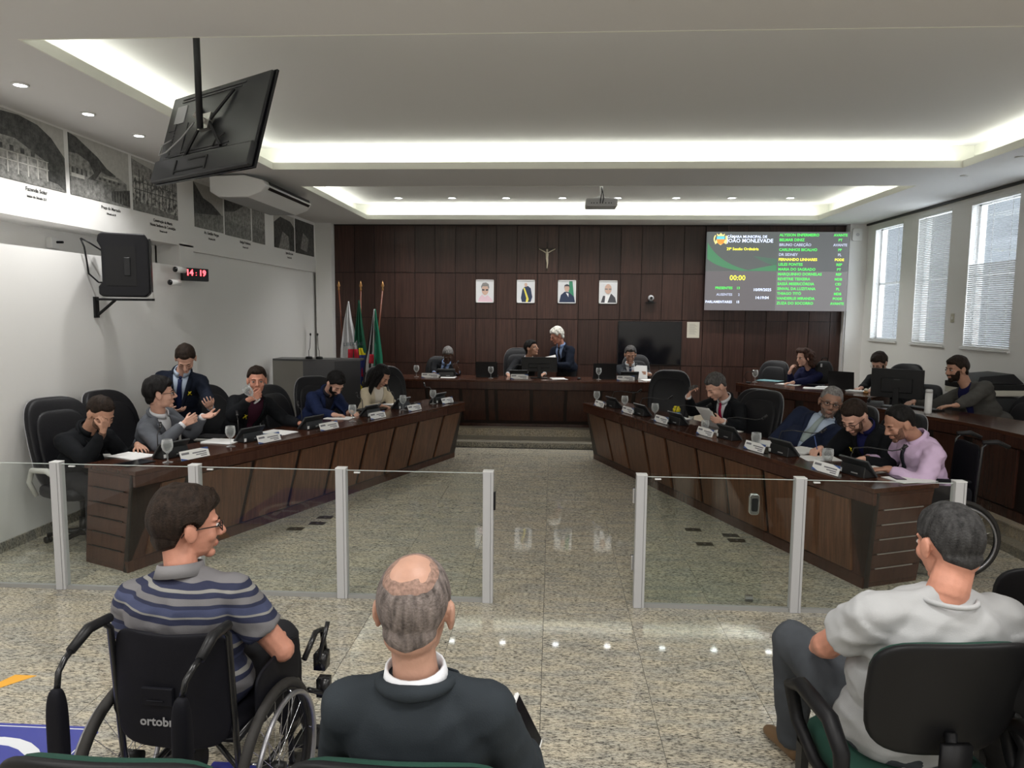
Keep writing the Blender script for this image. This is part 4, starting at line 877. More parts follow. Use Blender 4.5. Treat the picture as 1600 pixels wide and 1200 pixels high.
def person(label, pel, neck, head, face, torso, hands, cloth, hair, skinc, fz=0.0, g=1.0, hs=1.0, style='short', hthick=.014, up=None, glasses=None, beard=None, eyes='open',
           legs=None, elbow=None, female=False, vox=.0056, shoe=(.015,.014,.014), belly=1.0, sw=.178, brow=None, name='person', cat='person', group=None, hairextra=None, extra=None, tw=None, arm=(.285,.255)):
    pel, neck, head = V(pel), V(neck), V(head); off = V((pel.x, pel.y, fz)); F = V((torso[0], torso[1], 0)).normalized()
    t = thing(name, label, cat, tuple(off), 0, group)
    a = (neck-pel).normalized(); R = F.cross(a).normalized(); fr = a.cross(R)
    if tw:   # shoulders turned relative to hips
        R2 = V((cos(tw)*R.x-sin(tw)*R.y, sin(tw)*R.x+cos(tw)*R.y, R.z)); R2 = (R2-a*R2.dot(a)).normalized()
    else: R2 = R
    fr2 = a.cross(R2)
    hf = vn(face); upv = V(up) if up else (V((0,0,1)) if abs(hf.z) < .9 else F)
    hr = hf.cross(upv).normalized(); hu = hr.cross(hf)
    def FM(o, r, f, u, s=1.0): return Matrix(((r.x*s,f.x*s,u.x*s,o.x),(r.y*s,f.y*s,u.y*s,o.y),(r.z*s,f.z*s,u.z*s,o.z),(0,0,0,1)))
    Mh = FM(head, hr, hf, hu, hs); iMh = Mh.inverted()
    Sc = neck-a*.082; S = {-1: Sc-R2*sw-a*.012, 1: Sc+R2*sw-a*.012}
    els = {}; 
    for q in (-1, 1):
        W = V(hands[q]['w']); pole = V(elbow[q]) if elbow else (R2*q*.5-V((0,0,1))-fr2*.3)
        els[q] = ik(S[q], W, arm[0], arm[1], pole)
        if (W-S[q]).length > (arm[0]+arm[1])*.995: hands[q]['w'] = tuple(S[q]+(W-S[q]).normalized()*(arm[0]+arm[1])*.99)
    T = neck-pel; Lt = T.length
    # --- body
    mb = MB(); headparts(mb, Mh, hs, female)
    hb = Mh @ V((0,-.022,-.055)); nr = .052*(1+.35*(g-1))*(.86 if female else 1)
    mb.cap(neck-a*.05, neck+(hb-neck)*.35, nr*1.15, nr, 16); mb.cap(neck+(hb-neck)*.2, hb, nr, nr*.98, 16); mb.cap(neck-a*.04, Mh @ V((0,-.04,-.02)), nr*.95, nr*.9, 14)
    Mt = lambda f: FM(pel+T*f, R2 if f > .5 else R, fr2 if f > .5 else fr, a)
    mb.ell((0,0,0), (.13*g,.085*g,Lt*.30), 16, 10, Mt(.70)); mb.ell((0,0,0), (.12*g,.085*g,Lt*.32), 16, 10, Mt(.3)); mb.ell((0,0,0), (.14*g,.10*g,.10), 16, 10, Mt(.02))
    for q in (-1, 1):
        W = V(hands[q]['w']); E = els[q]; mb.cap(Sc+R2*q*.05, S[q], .045, .043, 12); mb.cap(S[q], E, .043*g, .035*g, 12)
        mb.cap(E, E+(W-E)*.45, .037*g, .034*g, 12); mb.cap(E+(W-E)*.45, W, .034*g, .025, 12)
        h = hands[q]; hand(mb, W, h.get('d', W-E), h['n'], q, h.get('s', 1.0)*(.9 if female else 1), h.get('c', (.35,.4,.45,.5)), h.get('t', .4), h.get('sp', .08))
    body = remeshed(mb, vox, 2)
    # --- hair and beard grown out of the head surface
    hm = hairm(hair) if hair else None
    if hair and style != 'none':
        def mk(p):
            az = math.degrees(abs(math.atan2(p.x, p.y+.012))); zl = hairline(style, az)
            k = (p.z-zl)/.014
            if abs(p.x) > .0775 and -.045 < p.y < .03 and -.04 < p.z < .032: k = min(k, -.5)      # ears
            if style == 'bald':
                dd = math.sqrt((p.x/.95)**2+(p.y+.050)**2+((p.z-.108)*.75)**2); k = (p.z-hairline('short', az))/.014
                k = min(k, (dd-.056+.006*noise.noise(V((p.x*60, p.y*60, p.z*60))))/.022)
                if abs(p.x) > .0775 and -.045 < p.y < .03 and -.04 < p.z < .032: k = min(k, -.5)
            return max(-1, min(1, k))
        th = lambda p: hthick*(1+.5*sstep(.06, .12, p.z)+(.35 if p.y > .05 and style != 'bald' else 0))*(.55+.45*sstep(-.07, .05, p.z))
        shell(body, iMh, Mh, hs, mk, th, 'hair', hm, t, off, .35, pel.x*7)
    if style == 'bald':
        def mk2(p):
            dd = math.sqrt((p.x/.95)**2+(p.y+.050)**2+((p.z-.108)*.75)**2)
            return -1 if dd > .075 else max(-1, min(1, min((dd-.036+.012*noise.noise(V((p.x*45, p.y*45, p.z*45))))/.02, (.072-dd)/.01)))
        shell(body, iMh, Mh, hs, mk2, .0016, 'thinning_hair', mat('hair_sparse', (.26,.165,.13), .6, spec=.2, vary=(120,.35)), t, off, .2, 1)
    if beard:
        def bk(p):
            az = math.degrees(abs(math.atan2(p.x, p.y)))
            low = (-.034-.010*max(0, 1-abs(p.x)/.02)-p.z)/.012 if az < 42 else (min((.0-p.z)/.012, 1) if az < 72 else -1)
            if az >= 40: low = min(low, (-.018+.05*sstep(42, 66, az)-p.z)/.012)
            if abs(p.x) < .022 and -.071 < p.z < -.050 and p.y > .06: low = min(low, -.3)
            if p.z < -.115 or p.y < .0: low = -1
            return max(-1, min(1, low))
        shell(body, iMh, Mh, hs, bk, beard[1], 'beard', hairm(beard[0]), t, off, .3, 3)
    ob = put(body, 'body', [skin(skinc, SK[skinc])], t, off)
    def LP(p): return (Mh @ V(p))-off
    br = hairm(brow or hair or 'darkbrown')
    for q in (-1, 1):
        MB().tube([LP((q*.014,.0905,.024)), LP((q*.030,.090,.030)), LP((q*.046,.076,.024))], [.0028*hs,.0036*hs,.002*hs], 6).build('eyebrow', br, t, True)
        if eyes == 'open':
            m = MB(); m.cur = 0; m.ell(LP((q*.031,.0805,.006)), (.0125*hs,.0125*hs,.0078*hs), 12, 8); m.cur = 1
            m.tube([LP((q*.031,.0905,.006)), LP((q*.031,.0950,.006))], .0052*hs, 10)
            m.build('eye', [mat('eye_white', (.62,.60,.57), .25), mat('iris', (.02,.012,.008), .15)], t, True)
            MB().tube([LP((q*.019,.0905,.010)), LP((q*.031,.0945,.0135)), LP((q*.044,.084,.009))], .0021*hs, 6).build('eyelid', mat('lash', (.03,.018,.014), .6), t, True)
        else:
            MB().tube([LP((q*.019,.0875,.004)), LP((q*.031,.0905,-.0005)), LP((q*.043,.081,.003))], .0018*hs, 6).build('eyelid', mat('lash', (.03,.018,.014), .6), t, True)
    sc_ = SK[skinc]; lip = mat('lips_'+skinc, (sc_[0]*.78, sc_[1]*.55, sc_[2]*.6), .4)
    MB().tube([LP((-.022,.083,-.061)), LP((-.010,.0915,-.0585)), LP((.010,.0915,-.0585)), LP((.022,.083,-.061))], [.002,.0036,.0036,.002], 6).tube([LP((-.018,.084,-.064)), LP((0,.0915,-.0665)), LP((.018,.084,-.064))], [.002,.0042,.002], 6).build('lips', lip, t, True)
    if glasses:
        m = MB(); r = .0021 if glasses == 'thick' else .0013
        for q in (-1, 1):
            pts = [LP((q*(.034+.022*cos(k*pi/8)), .101-.006*abs(cos(k*pi/8)), .004+.016*sin(k*pi/8)*(1 if abs(sin(k*pi/8)) < .9 else .95))) for k in range(16)]
            m.tube(pts, r*hs, 6, closed=True); m.tube([LP((q*.055,.096,.010)), LP((q*.080,.03,.012)), LP((q*.084,-.022,.008)), LP((q*.080,-.034,-.012))], r*hs, 6)
        m.tube([LP((-.012,.102,.006)), LP((0,.108,.009)), LP((.012,.102,.006))], r*hs, 6)
        gl = m.build('glasses', mat('spectacle_frame', (.02,.012,.010), .3) if glasses != 'gold' else mat('spectacle_gold', (.4,.28,.12), .3, .9), t, True)
    if hairextra: hairextra(t, Mh, off, hm)
    # --- clothes
    def torso_mb(k, sh, bly=belly, collar=0.0, low=True):
        m = MB(); gk = g*k
        m.ell((0,0,0), (.172*gk,.118*gk,Lt*.32), 22, 14, Mt(.68)); m.ell((0,.018*bly*g,0), (.158*gk*(1+.25*(bly-1)),.122*gk*bly,Lt*.34), 22, 14, Mt(.34)); m.ell((0,0,0), (.178*gk,.132*gk,.135), 20, 12, Mt(.03))
        m.ell((0,-.028,0), (.135*gk,.085*gk,Lt*.22), 18, 12, Mt(.78))
        for q in (-1, 1):
            m.cap(Sc+R2*q*.04+a*.012, S[q]-R2*q*.0+a*.004, .064*k, (.064+.008*(g-1))*k*sh, 14); m.cap(neck+R2*q*.022-a*.022, S[q]+a*.010, .046*k, .048*k*sh, 12)
        return m
    def arm_to(m, q, frac, r0, r1, r2, flat=True):
        W = V(hands[q]['w']); E = els[q]
        m.cap(S[q], S[q]+(E-S[q])*min(1, frac), r0, r1 if frac >= 1 else r1+.004, 14) if frac >= 1 else m.tube([S[q]-(E-S[q])*.05, S[q]+(E-S[q])*.3, S[q]+(E-S[q])*frac], [r0*.96, r0, r1+.008], 14)
        if frac > 1:
            e = E+(W-E)*(frac-1); m.tube([E, E+(W-E)*.3*(frac-1), e], [r1, r1*.99, r2], 14); m.ell(E, (r1,)*3, 12, 8)
    def wrinkle(me, amp, seed, fq=9.0):
        co = [v.co.copy() for v in me.vertices]; no = [v.normal.copy() for v in me.vertices]
        for v, p, n_ in zip(me.vertices, co, no):
            q = noise.noise(V((p.x*fq, p.y*fq, p.z*fq*1.7))+V((seed, seed*.3, 0))); q2 = noise.noise(V((p.x*fq*2.1, p.y*fq*2.1, p.z*fq*2.6)))
            v.co = p+n_*amp*((.5-abs(q))*1.3+q2*.5)
    iT = FM(neck, R2, fr2, a).inverted()
    def vcut(me, hw, depth, top=.06):
        """open the front: a V from the neck down to `depth`"""
        bm = bmesh.new(); bm.from_mesh(me); bmesh.ops.transform(bm, matrix=iT, verts=bm.verts)
        fa = lambda: [f for f in bm.faces if f.calc_center_median().y > .0 and f.calc_center_median().z > -depth-.05 and abs(f.calc_center_median().x) < hw+.06]
        for q in (-1, 1):
            e1 = V((q*hw, 0, top)); e2 = V((0, 0, -depth)); dr = (e1-e2).normalized(); nrm = dr.cross(V((0,1,0))).normalized()
            ff = fa(); ge = set(ff); ed = {e for f in ff for e in f.edges}; ve = {v for f in ff for v in f.verts}
            bmesh.ops.bisect_plane(bm, geom=list(ff)+list(ed)+list(ve), plane_co=e2, plane_no=nrm, dist=1e-5)
        dl = []
        for f in bm.faces:
            c = f.calc_center_median()
            if c.y > .0 and c.z > -depth and abs(c.x) < hw*(c.z+depth)/(top+depth): dl.append(f)
        bmesh.ops.delete(bm, geom=dl, context='FACES'); bmesh.ops.transform(bm, matrix=iT.inverted(), verts=bm.verts); bm.to_mesh(me); bm.free()
    iTi = iT.inverted()
    def patch(bvh, rows, offn, name, m, thick=.003, back=False):
        """rows of (x, z) points in chest coordinates, laid on the garment"""
        vs = []; fs = []; w = len(rows[0]); last = .12
        for r in rows:
            for (x, z) in r:
                d_ = -fr2 if not back else fr2
                for dz in range(9):
                    hit = bvh.ray_cast(iTi @ V((x, -.5 if back else .5, z-dz*.01)), d_, 1.0)
                    if hit[0] is not None: break
                y = (iT @ hit[0]).y if hit[0] is not None else last
                last = y; vs.append(iTi @ V((x, y+(-offn if back else offn), z))-off)
        for i in range(len(rows)-1):
            for j in range(w-1): fs.append((i*w+j, i*w+j+1, (i+1)*w+j+1, (i+1)*w+j))
        o = MB().add(vs, fs).build(name, m, t, True); md = o.modifiers.new('solid', 'SOLIDIFY'); md.thickness = thick; md.offset = 1 if not back else -1; return o
    kind = cloth['kind']; seed = pel.x*3+pel.y
    cm = cloth['m']
    def bvhof(me): return BVHTree.FromPolygons([v.co.copy() for v in me.vertices], [p.vertices[:] for p in me.polygons])
    if kind == 'jacket':
        sm = cloth['shirt']
        m = torso_mb(.95, .9); 
        for q in (-1, 1):
            m.cap(S[q], els[q], .045, .042, 10)
        sme = remeshed(m, .012, 3); sb_ = bvhof(sme); put(sme, cloth.get('inner', 'shirt'), sm, t, off)
        m = torso_mb(1.02, 1.05)
        for q in (-1, 1): arm_to(m, q, 1.93, .064*g, .053*g, .040)
        jme = remeshed(m, .011, 3); wrinkle(jme, cloth.get('wr', .006), seed); jb = bvhof(jme); vcut(jme, cloth.get('vw', .085), cloth.get('vd', .36)); jo = put(jme, cloth.get('outer', 'jacket'), cm, t, off)
        md = jo.modifiers.new('solid', 'SOLIDIFY'); md.thickness = .005; md.offset = -1
        hw, dp, tp = cloth.get('vw', .085), cloth.get('vd', .36), .06
        if cloth.get('lapel', True):
            for q in (-1, 1):
                rows = []
                for k in range(9):
                    z = -.035-(dp-.05)*k/8; xi = q*hw*(z+dp)/(tp+dp); w = .052*(1-.75*(k/8)**2)*(1.0 if k > 2 else .8+.15*k)
                    rows.append([(xi, z), (xi+q*w*.5, z+.004), (xi+q*w, z+.010)])
                patch(jb, rows, .004, 'lapel', cm, .005)
        # cuffs
        for q in (-1, 1):
            if cloth.get('cuff', True):
                W = V(hands[q]['w']); E = els[q]; d_ = (W-E).normalized(); c0 = E+(W-E)*.90; MB().tube([c0-off, W+d_*.006-off], [.034, .033], 14).build('cuff', sm if sm else cm, t, True)
        # collar
        ct = cloth.get('collar', True)
        if ct:
            m = MB(); cen = neck+(hb-neck)*.12; na = (hb-neck).normalized(); na = (na+a).normalized(); r_ = nr*1.22
            x_ = R2; y_ = na.cross(x_).normalized(); pts = []
            for k in range(19):
                an = -pi/2-2*pi*(k-9)/18*.90+0.0; pts.append(cen+x_*r_*cos(an)*1.0+y_*r_*1.08*sin(an))
            vs = []; fs = []
            for k, p in enumerate(pts):
                f_ = abs(k-9)/9; hh = .040; dn = .012+.022*f_**3
                o_ = (p-cen).normalized(); vs += [p+na*hh*.5-off, p+o_*.006+na*hh*.5-off, p+o_*.014-na*dn-off, p-na*dn-off]
            for k in range(18):
                for j in range(4): fs.append((4*k+j, 4*k+(j+1) % 4, 4*k+4+(j+1) % 4, 4*k+4+j))
            fs += [(3,2,1,0), (72,73,74,75)]
            MB().add(vs, fs).build('collar', sm, t, True)
            m = MB(); r2_ = r_*1.30; pts = []
            for k in range(15):
                an = -pi/2-2*pi*(k-7)/14*.62; pts.append(cen+x_*r2_*cos(an)+y_*r2_*sin(an)-na*(.004+.02*(abs(k-7)/7)**2)-off)
            m.tube(pts, [.010+.010*(1-abs(k-7)/7) for k in range(15)], 8); m.build('jacket_collar', cm, t, True)
        if cloth.get('tie'):
            tm_ = cloth['tie']; rows = []; 
            for k in range(11):
                z = -.035-.34*k/10; w = .016+.022*(k/10) if k else .020; rows.append([(-w, z), (0, z), (w, z)])
            patch(sb_, rows, .006, 'tie', tm_, .004)
            kp = neck+fr2*(nr*1.35)-a*.022; MB().ell(kp-off, (.018,.016,.017), 10, 8).build('tie_knot', tm_, t, True)
        if cloth.get('pin'):
            x = cloth['pin']; M_p = mat('ribbon_yellow', (.80,.66,.03), .5)
            rows = [[(x-.012,-.145),(x-.004,-.142)],[(x+.004,-.165),(x+.012,-.162)],[(x+.014,-.19),(x+.024,-.186)]]; patch(jb, rows, .012, 'ribbon_pin', M_p, .004)
            rows = [[(x+.010,-.140),(x+.018,-.142)],[(x-.004,-.165),(x+.004,-.162)],[(x-.016,-.185),(x-.007,-.19)]]; patch(jb, rows, .014, 'ribbon_pin', M_p, .004)
        top = jme
    else:
        m = torso_mb(cloth.get('k', 1.0), 1.0)
        fq = {'tee': .62, 'polo': .66, 'shirt': 1.90, 'sweater': 1.92}[kind]
        for q in (-1, 1): arm_to(m, q, fq, .062*g, .053*g, .036)
        me = remeshed(m, cloth.get('vox', .011), 3); wrinkle(me, cloth.get('wr', .006), seed); jb = bvhof(me)
        if cloth.get('vd'): vcut(me, cloth.get('vw', .05), cloth['vd'])
        jo = put(me, {'tee': 't_shirt', 'polo': 'polo_shirt', 'shirt': 'shirt', 'sweater': 'sweater'}[kind], cm, t, off)
        cen = neck+(hb-neck)*.10-a*.008; na = ((hb-neck).normalized()+a).normalized(); r_ = nr*1.25; x_ = R2; y_ = na.cross(x_).normalized()
        if kind in ('polo', 'shirt'):
            vs = []; fs = []
            for k in range(19):
                an = -pi/2-2*pi*(k-9)/18*.90; p = cen+x_*r_*cos(an)+y_*r_*1.1*sin(an); f_ = abs(k-9)/9; o_ = (p-cen).normalized(); dn = .018+.022*f_**3
                vs += [p+na*.026-off, p+o_*.006+na*.026-off, p+o_*.020-na*dn-off, p+o_*.004-na*dn-off]
            for k in range(18):
                for j in range(4): fs.append((4*k+j, 4*k+(j+1) % 4, 4*k+4+(j+1) % 4, 4*k+4+j))
            MB().add(vs, fs+[(3,2,1,0),(72,73,74,75)]).build('collar', cloth.get('cm', cm), t, True)
        else:
            pts = [cen-na*.014+x_*r_*1.14*cos(k*pi/12)+y_*r_*1.2*sin(k*pi/12)-off for k in range(24)]; MB().tube(pts, .008, 8, closed=True).build('neckband', cloth.get('cm', cm), t, True)
        if cloth.get('tie'):
            rows = [[(-.018-.012*k/8, -.03-.26*k/8), (0, -.03-.26*k/8), (.018+.012*k/8, -.03-.26*k/8)] for k in range(9)]; patch(jb, rows, .006, 'tie', cloth['tie'], .004)
    # --- legs
    if legs:
        tm_ = cloth.get('trousers') or cloth_m('charcoal', (.02,.02,.023)); m = MB(); m.ell((0,0,0), (.172*g,.135*g,.12), 18, 10, Mt(.0))
        sho = MB()
        for q in (-1, 1):
            hp = pel+R*q*.09; K, A = V(legs[q][0]), V(legs[q][1]); r0 = .088*g; m.cap(hp, K, r0, .064*g, 14); m.cap(K, K+(A-K)*.4, .064*g, .060*g, 14); m.tube([K+(A-K)*.35, A], [.061*g, .048*g], 14)
            fd = V(legs[q][2]) if len(legs[q]) > 2 else F
            fd = V((fd.x, fd.y, 0)).normalized(); z0 = A.z-.07
            sd = fd.cross(V((0,0,1)))
            Ms = Matrix(((sd.x,fd.x,0,A.x-off.x),(sd.y,fd.y,0,A.y-off.y),(0,0,1,z0-off.z),(0,0,0,1)))
            s_ = MB(); prof = [(-.055,.030,.075),(-.03,.036,.085),(.02,.038,.078),(.08,.042,.055),(.14,.046,.045),(.185,.036,.036),(.205,.018,.025)]
            vs = []; fs = []
            for (y, w, h) in prof: vs += [(-w, y, 0), (-w*1.02, y, h*.5), (-w*.6, y, h), (w*.6, y, h), (w*1.02, y, h*.5), (w, y, 0)]
            for i in range(len(prof)-1):
                for j in range(6): fs.append((i*6+j, i*6+(j+1) % 6, i*6+6+(j+1) % 6, i*6+6+j))
            fs += [tuple(range(5,-1,-1)), tuple(range((len(prof)-1)*6, len(prof)*6))]
            so_ = MB().add(vs, fs, Ms).build('shoe', mat('shoe_%d' % int(shoe[0]*1000), shoe, .4), t, True); sd_ = so_.modifiers.new('sub', 'SUBSURF'); sd_.levels = 1; sd_.render_levels = 1
        me = remeshed(m, .015, 3); wrinkle(me, .006, seed+5); put(me, 'trousers', tm_, t, off)
    if extra: extra(t, locals())
    return t

# ------------------------------------------------------------------ chairs
def pad(mb, c, d, e=.45, fn=None, M=None, n=24, m=14):
    """rounded cushion (superellipsoid)"""
    sg = lambda v: math.copysign(abs(v)**e, v)
    vs = [(0,0,-1)]; fs = []
    for i in range(1, m):
        la = -pi/2+pi*i/m
        for j in range(n):
            an = 2*pi*j/n; vs.append((sg(cos(la))*sg(cos(an)), sg(cos(la))*sg(sin(an)), sg(sin(la))))
    vs.append((0,0,1))
    for j in range(n): fs.append((0, 1+(j+1) % n, 1+j))
    for i in range(m-2):
        for j in range(n): fs.append((1+i*n+j, 1+i*n+(j+1) % n, 1+(i+1)*n+(j+1) % n, 1+(i+1)*n+j))
    b = 1+(m-2)*n
    for j in range(n): fs.append((b+j, b+(j+1) % n, len(vs)-1))
    out = []
    for v in vs:
        p = [v[k]*d[k]/2 for k in range(3)]
        if fn: p = fn(p, v)
        out.append((c[0]+p[0], c[1]+p[1], c[2]+p[2]))
    return mb.add(out, fs, M)
M_arm = mat('arm_grey', (.50,.49,.46), .5)
M_stitch = mat('stitching', (.28,.28,.29), .5)
def exec_chair(label, loc, rz, group='black leather swivel chairs'):
    t = thing('swivel_chair', label, 'chair', loc, rz, group)
    def bend(p, v):
        x, y, z = p; k = v[2]; w = 1-.10*max(0, k)**2-.05*(k < 0)*abs(k)
        return (x*w, y+.16*(x/.27)**2*.35-.10*(z/.36)-.03*(z/.36)**2, z)
    pad(MB(), (0, -.27, .83), (.56, .11, .74), .5, bend, n=32, m=18).build('backrest', M_leather, t, True)
    pad(MB(), (0, -.225, .80), (.46, .09, .60), .5, bend, n=28, m=14).build('back_cushion', M_leather, t, True)
    pts = []
    for k in range(40):
        a = 2*pi*k/40; sg = lambda v: math.copysign(abs(v)**.5, v); v = (sg(cos(a)), 0, sg(sin(a))); p = bend([v[0]*.278, -.028, v[2]*.368], v); pts.append((p[0], p[1]-.27, p[2]+.83))
    MB().tube(pts, .0045, 6, closed=True).build('piping', M_stitch, t, True)
    pad(MB(), (0, .0, .465), (.54, .52, .13), .55).build('seat', M_leather, t, True)
    for q in (-1, 1):
        MB().tube([(q*.27,-.18,.43),(q*.31,-.20,.55),(q*.315,-.14,.655),(q*.315,.06,.67),(q*.31,.15,.63),(q*.30,.13,.52),(q*.27,.06,.43)], [.018,.02,.022,.024,.022,.02,.018], 10).build('armrest', M_arm, t, True)
    MB().tube([(0,0,.40),(0,0,.20)], .027, 14).tube([(0,0,.22),(0,0,.08)], .04, 14).box((0,0,.405), (.24,.28,.03)).build('column', M_black, t, True)
    b = MB().lathe([(.05,.07),(.05,.12),(.03,.13)], 14)
    for k in range(5):
        a = 2*pi*k/5+.3; b.tube([(0,0,.10),(.15*cos(a),.15*sin(a),.095),(.29*cos(a),.29*sin(a),.07)], [.028,.022,.016], 8)
    bo = b.build('star_base', M_black, t, True)
    for k in range(5):
        a = 2*pi*k/5+.3; x, y = .29*cos(a), .29*sin(a); MB().tube([(-.022,0,0),(-.006,0,0)], .028, 12).tube([(.006,0,0),(.022,0,0)], .028, 12).tube([(0,0,.005),(0,0,.04)], .008, 8).build('caster', M_black, bo, True, loc=(x, y, .0285))
    return t
def rzf(fx, fy): return math.atan2(fy, fx)-pi/2
LF = (.917, -.398); RF = (-.927, -.376)
ch0 = exec_chair('black leather swivel chair of the man pinching his nose, nearest left', (-3.90, 5.60, 0), rzf(*LF))
def chair(label, x, y, f, z=0, s=1.0):
    c = dup(ch0, (x, y, z), rzf(*f), label)
    if s != 1: c.scale = (s, s, s)
    return c
chair('black leather swivel chair of the grey-suited man', -3.80, 6.22, (.95,-.2))
chair('black leather swivel chair of the man drinking from a glass', -3.40, 7.20, LF, 0, .96)
chair('empty black leather chair between the drinking man and the bearded man', -2.98, 7.86, LF, 0, .91)
chair('black leather swivel chair behind the bearded man in navy', -2.76, 8.35, (.6,-.8), 0, .95)
chair('black leather swivel chair behind the woman in cream', -2.16, 9.32, (.45,-.9))
chair('empty black leather chair facing the room, left of the man in red tie', 1.50, 9.25, (-.25,-.97))
chair('black leather swivel chair half hidden behind the man in red tie', 2.20, 8.22, (-.7,-.7), 0, .90)
chair('empty black leather chair between the red tie man and the heavy navy suit man', 2.04, 7.52, (-.75,-.65), 0, .95)
chair('black leather swivel chair of the reclining man in navy suit', 2.72, 6.88, (-.9,-.5), 0, .90)
chair('black leather swivel chair of the man writing with a blue pen', 2.92, 6.42, RF, 0, .90)
chair('black leather swivel chair of the grey-haired man at the left of the bench', -1.98, 12.05, (0,-1), .19, .82)
chair('black leather swivel chair of the president in white shirt', -.56, 12.12, (.1,-1), .19, .95)
chair('black leather swivel chair of the man reading at the bench', 1.42, 12.15, (-.1,-1), .19, .87)
chair('empty black swivel chair left of the woman in navy', 3.46, 11.45, (-.5,-.85), .19, .85)
chair('black swivel chair of the bearded man near the side laptop', 4.85, 10.25, (-.75,-.66), .19, .90)
chair('empty dark swivel chair beside the large monitor', 4.62, 9.2, (-.8,-.6), .19, .74)
chair('dark swivel chair behind the man in the grey cardigan', 4.97, 7.92, (-.97,-.2), .19, .76)
# green seated public chairs
M_greenf = mat('green_fabric', (.006,.040,.026), .9, bump=(400, .2)); M_shell = mat('shell_black', (.006,.006,.007), .5, spec=.3)
def pub_chair(label, loc, rz):
    t = thing('fixed_chair', label, 'chair', loc, rz, 'green and black audience chairs')
    def bend(p, v): 
        x, y, z = p; k = v[2]; w = 1+.10*k-.06*k*k; return (x*w, y+.10*(x/.25)**2*.4-.05*(z/.2), z)
    pad(MB(), (0,-.262,.80), (.50,.040,.40), .42, bend, n=36, m=16).build('back_shell', M_shell, t, True)
    pad(MB(), (0,-.235,.805), (.47,.045,.37), .45, bend, n=32, m=14).build('backrest', M_greenf, t, True)
    pad(MB(), (0,0,.455), (.50,.47,.085), .5).build('seat', M_greenf, t, True)
    pad(MB(), (0,0,.43), (.48,.45,.05), .4).build('seat_shell', M_shell, t, True)
    MB().tube([(0,-.26,.70),(0,-.30,.55),(0,-.20,.41),(0,.05,.40)], .018, 8).box((0,-.29,.6), (.09,.02,.16)).build('back_stem', M_shell, t, True)
    for q in (-1, 1):
        MB().tube([(q*.27,-.10,.43),(q*.29,-.19,.50),(q*.30,-.20,.60),(q*.30,-.12,.665),(q*.30,.08,.67),(q*.30,.16,.63),(q*.29,.12,.52),(q*.27,.02,.43)], [.022,.024,.026,.028,.028,.026,.024,.022], 10, closed=True).build('armrest', M_shell, t, True)
        for y in (-.19, .19): MB().bb((q*.23-.014, y-.022, 0), (q*.23+.014, y+.022, .41)).build('leg', M_black, t)
        MB().bb((q*.23-.014, -.21, .385), (q*.23+.014, .21, .41)).build('side_rail', M_black, t)
    return t
pc = pub_chair('green and black chair carrying the man in grey t-shirt', (1.19, 2.36, 0), radians(6))
dup(pc, (1.79, 2.12, 0), radians(0), 'green and black chair of the dark-clothed woman at the right edge')
dup(pc, (2.02, 3.02, 0), radians(-5), 'black backed chair just beyond the grey t-shirt shoulder')
dup(pc, (-.32, 1.69, 0), 0, 'green chair whose top edge shows below the bald man')
dup(pc, (-.95, 1.66, 0), 0, 'green chair edge at the bottom left under the wheelchair')
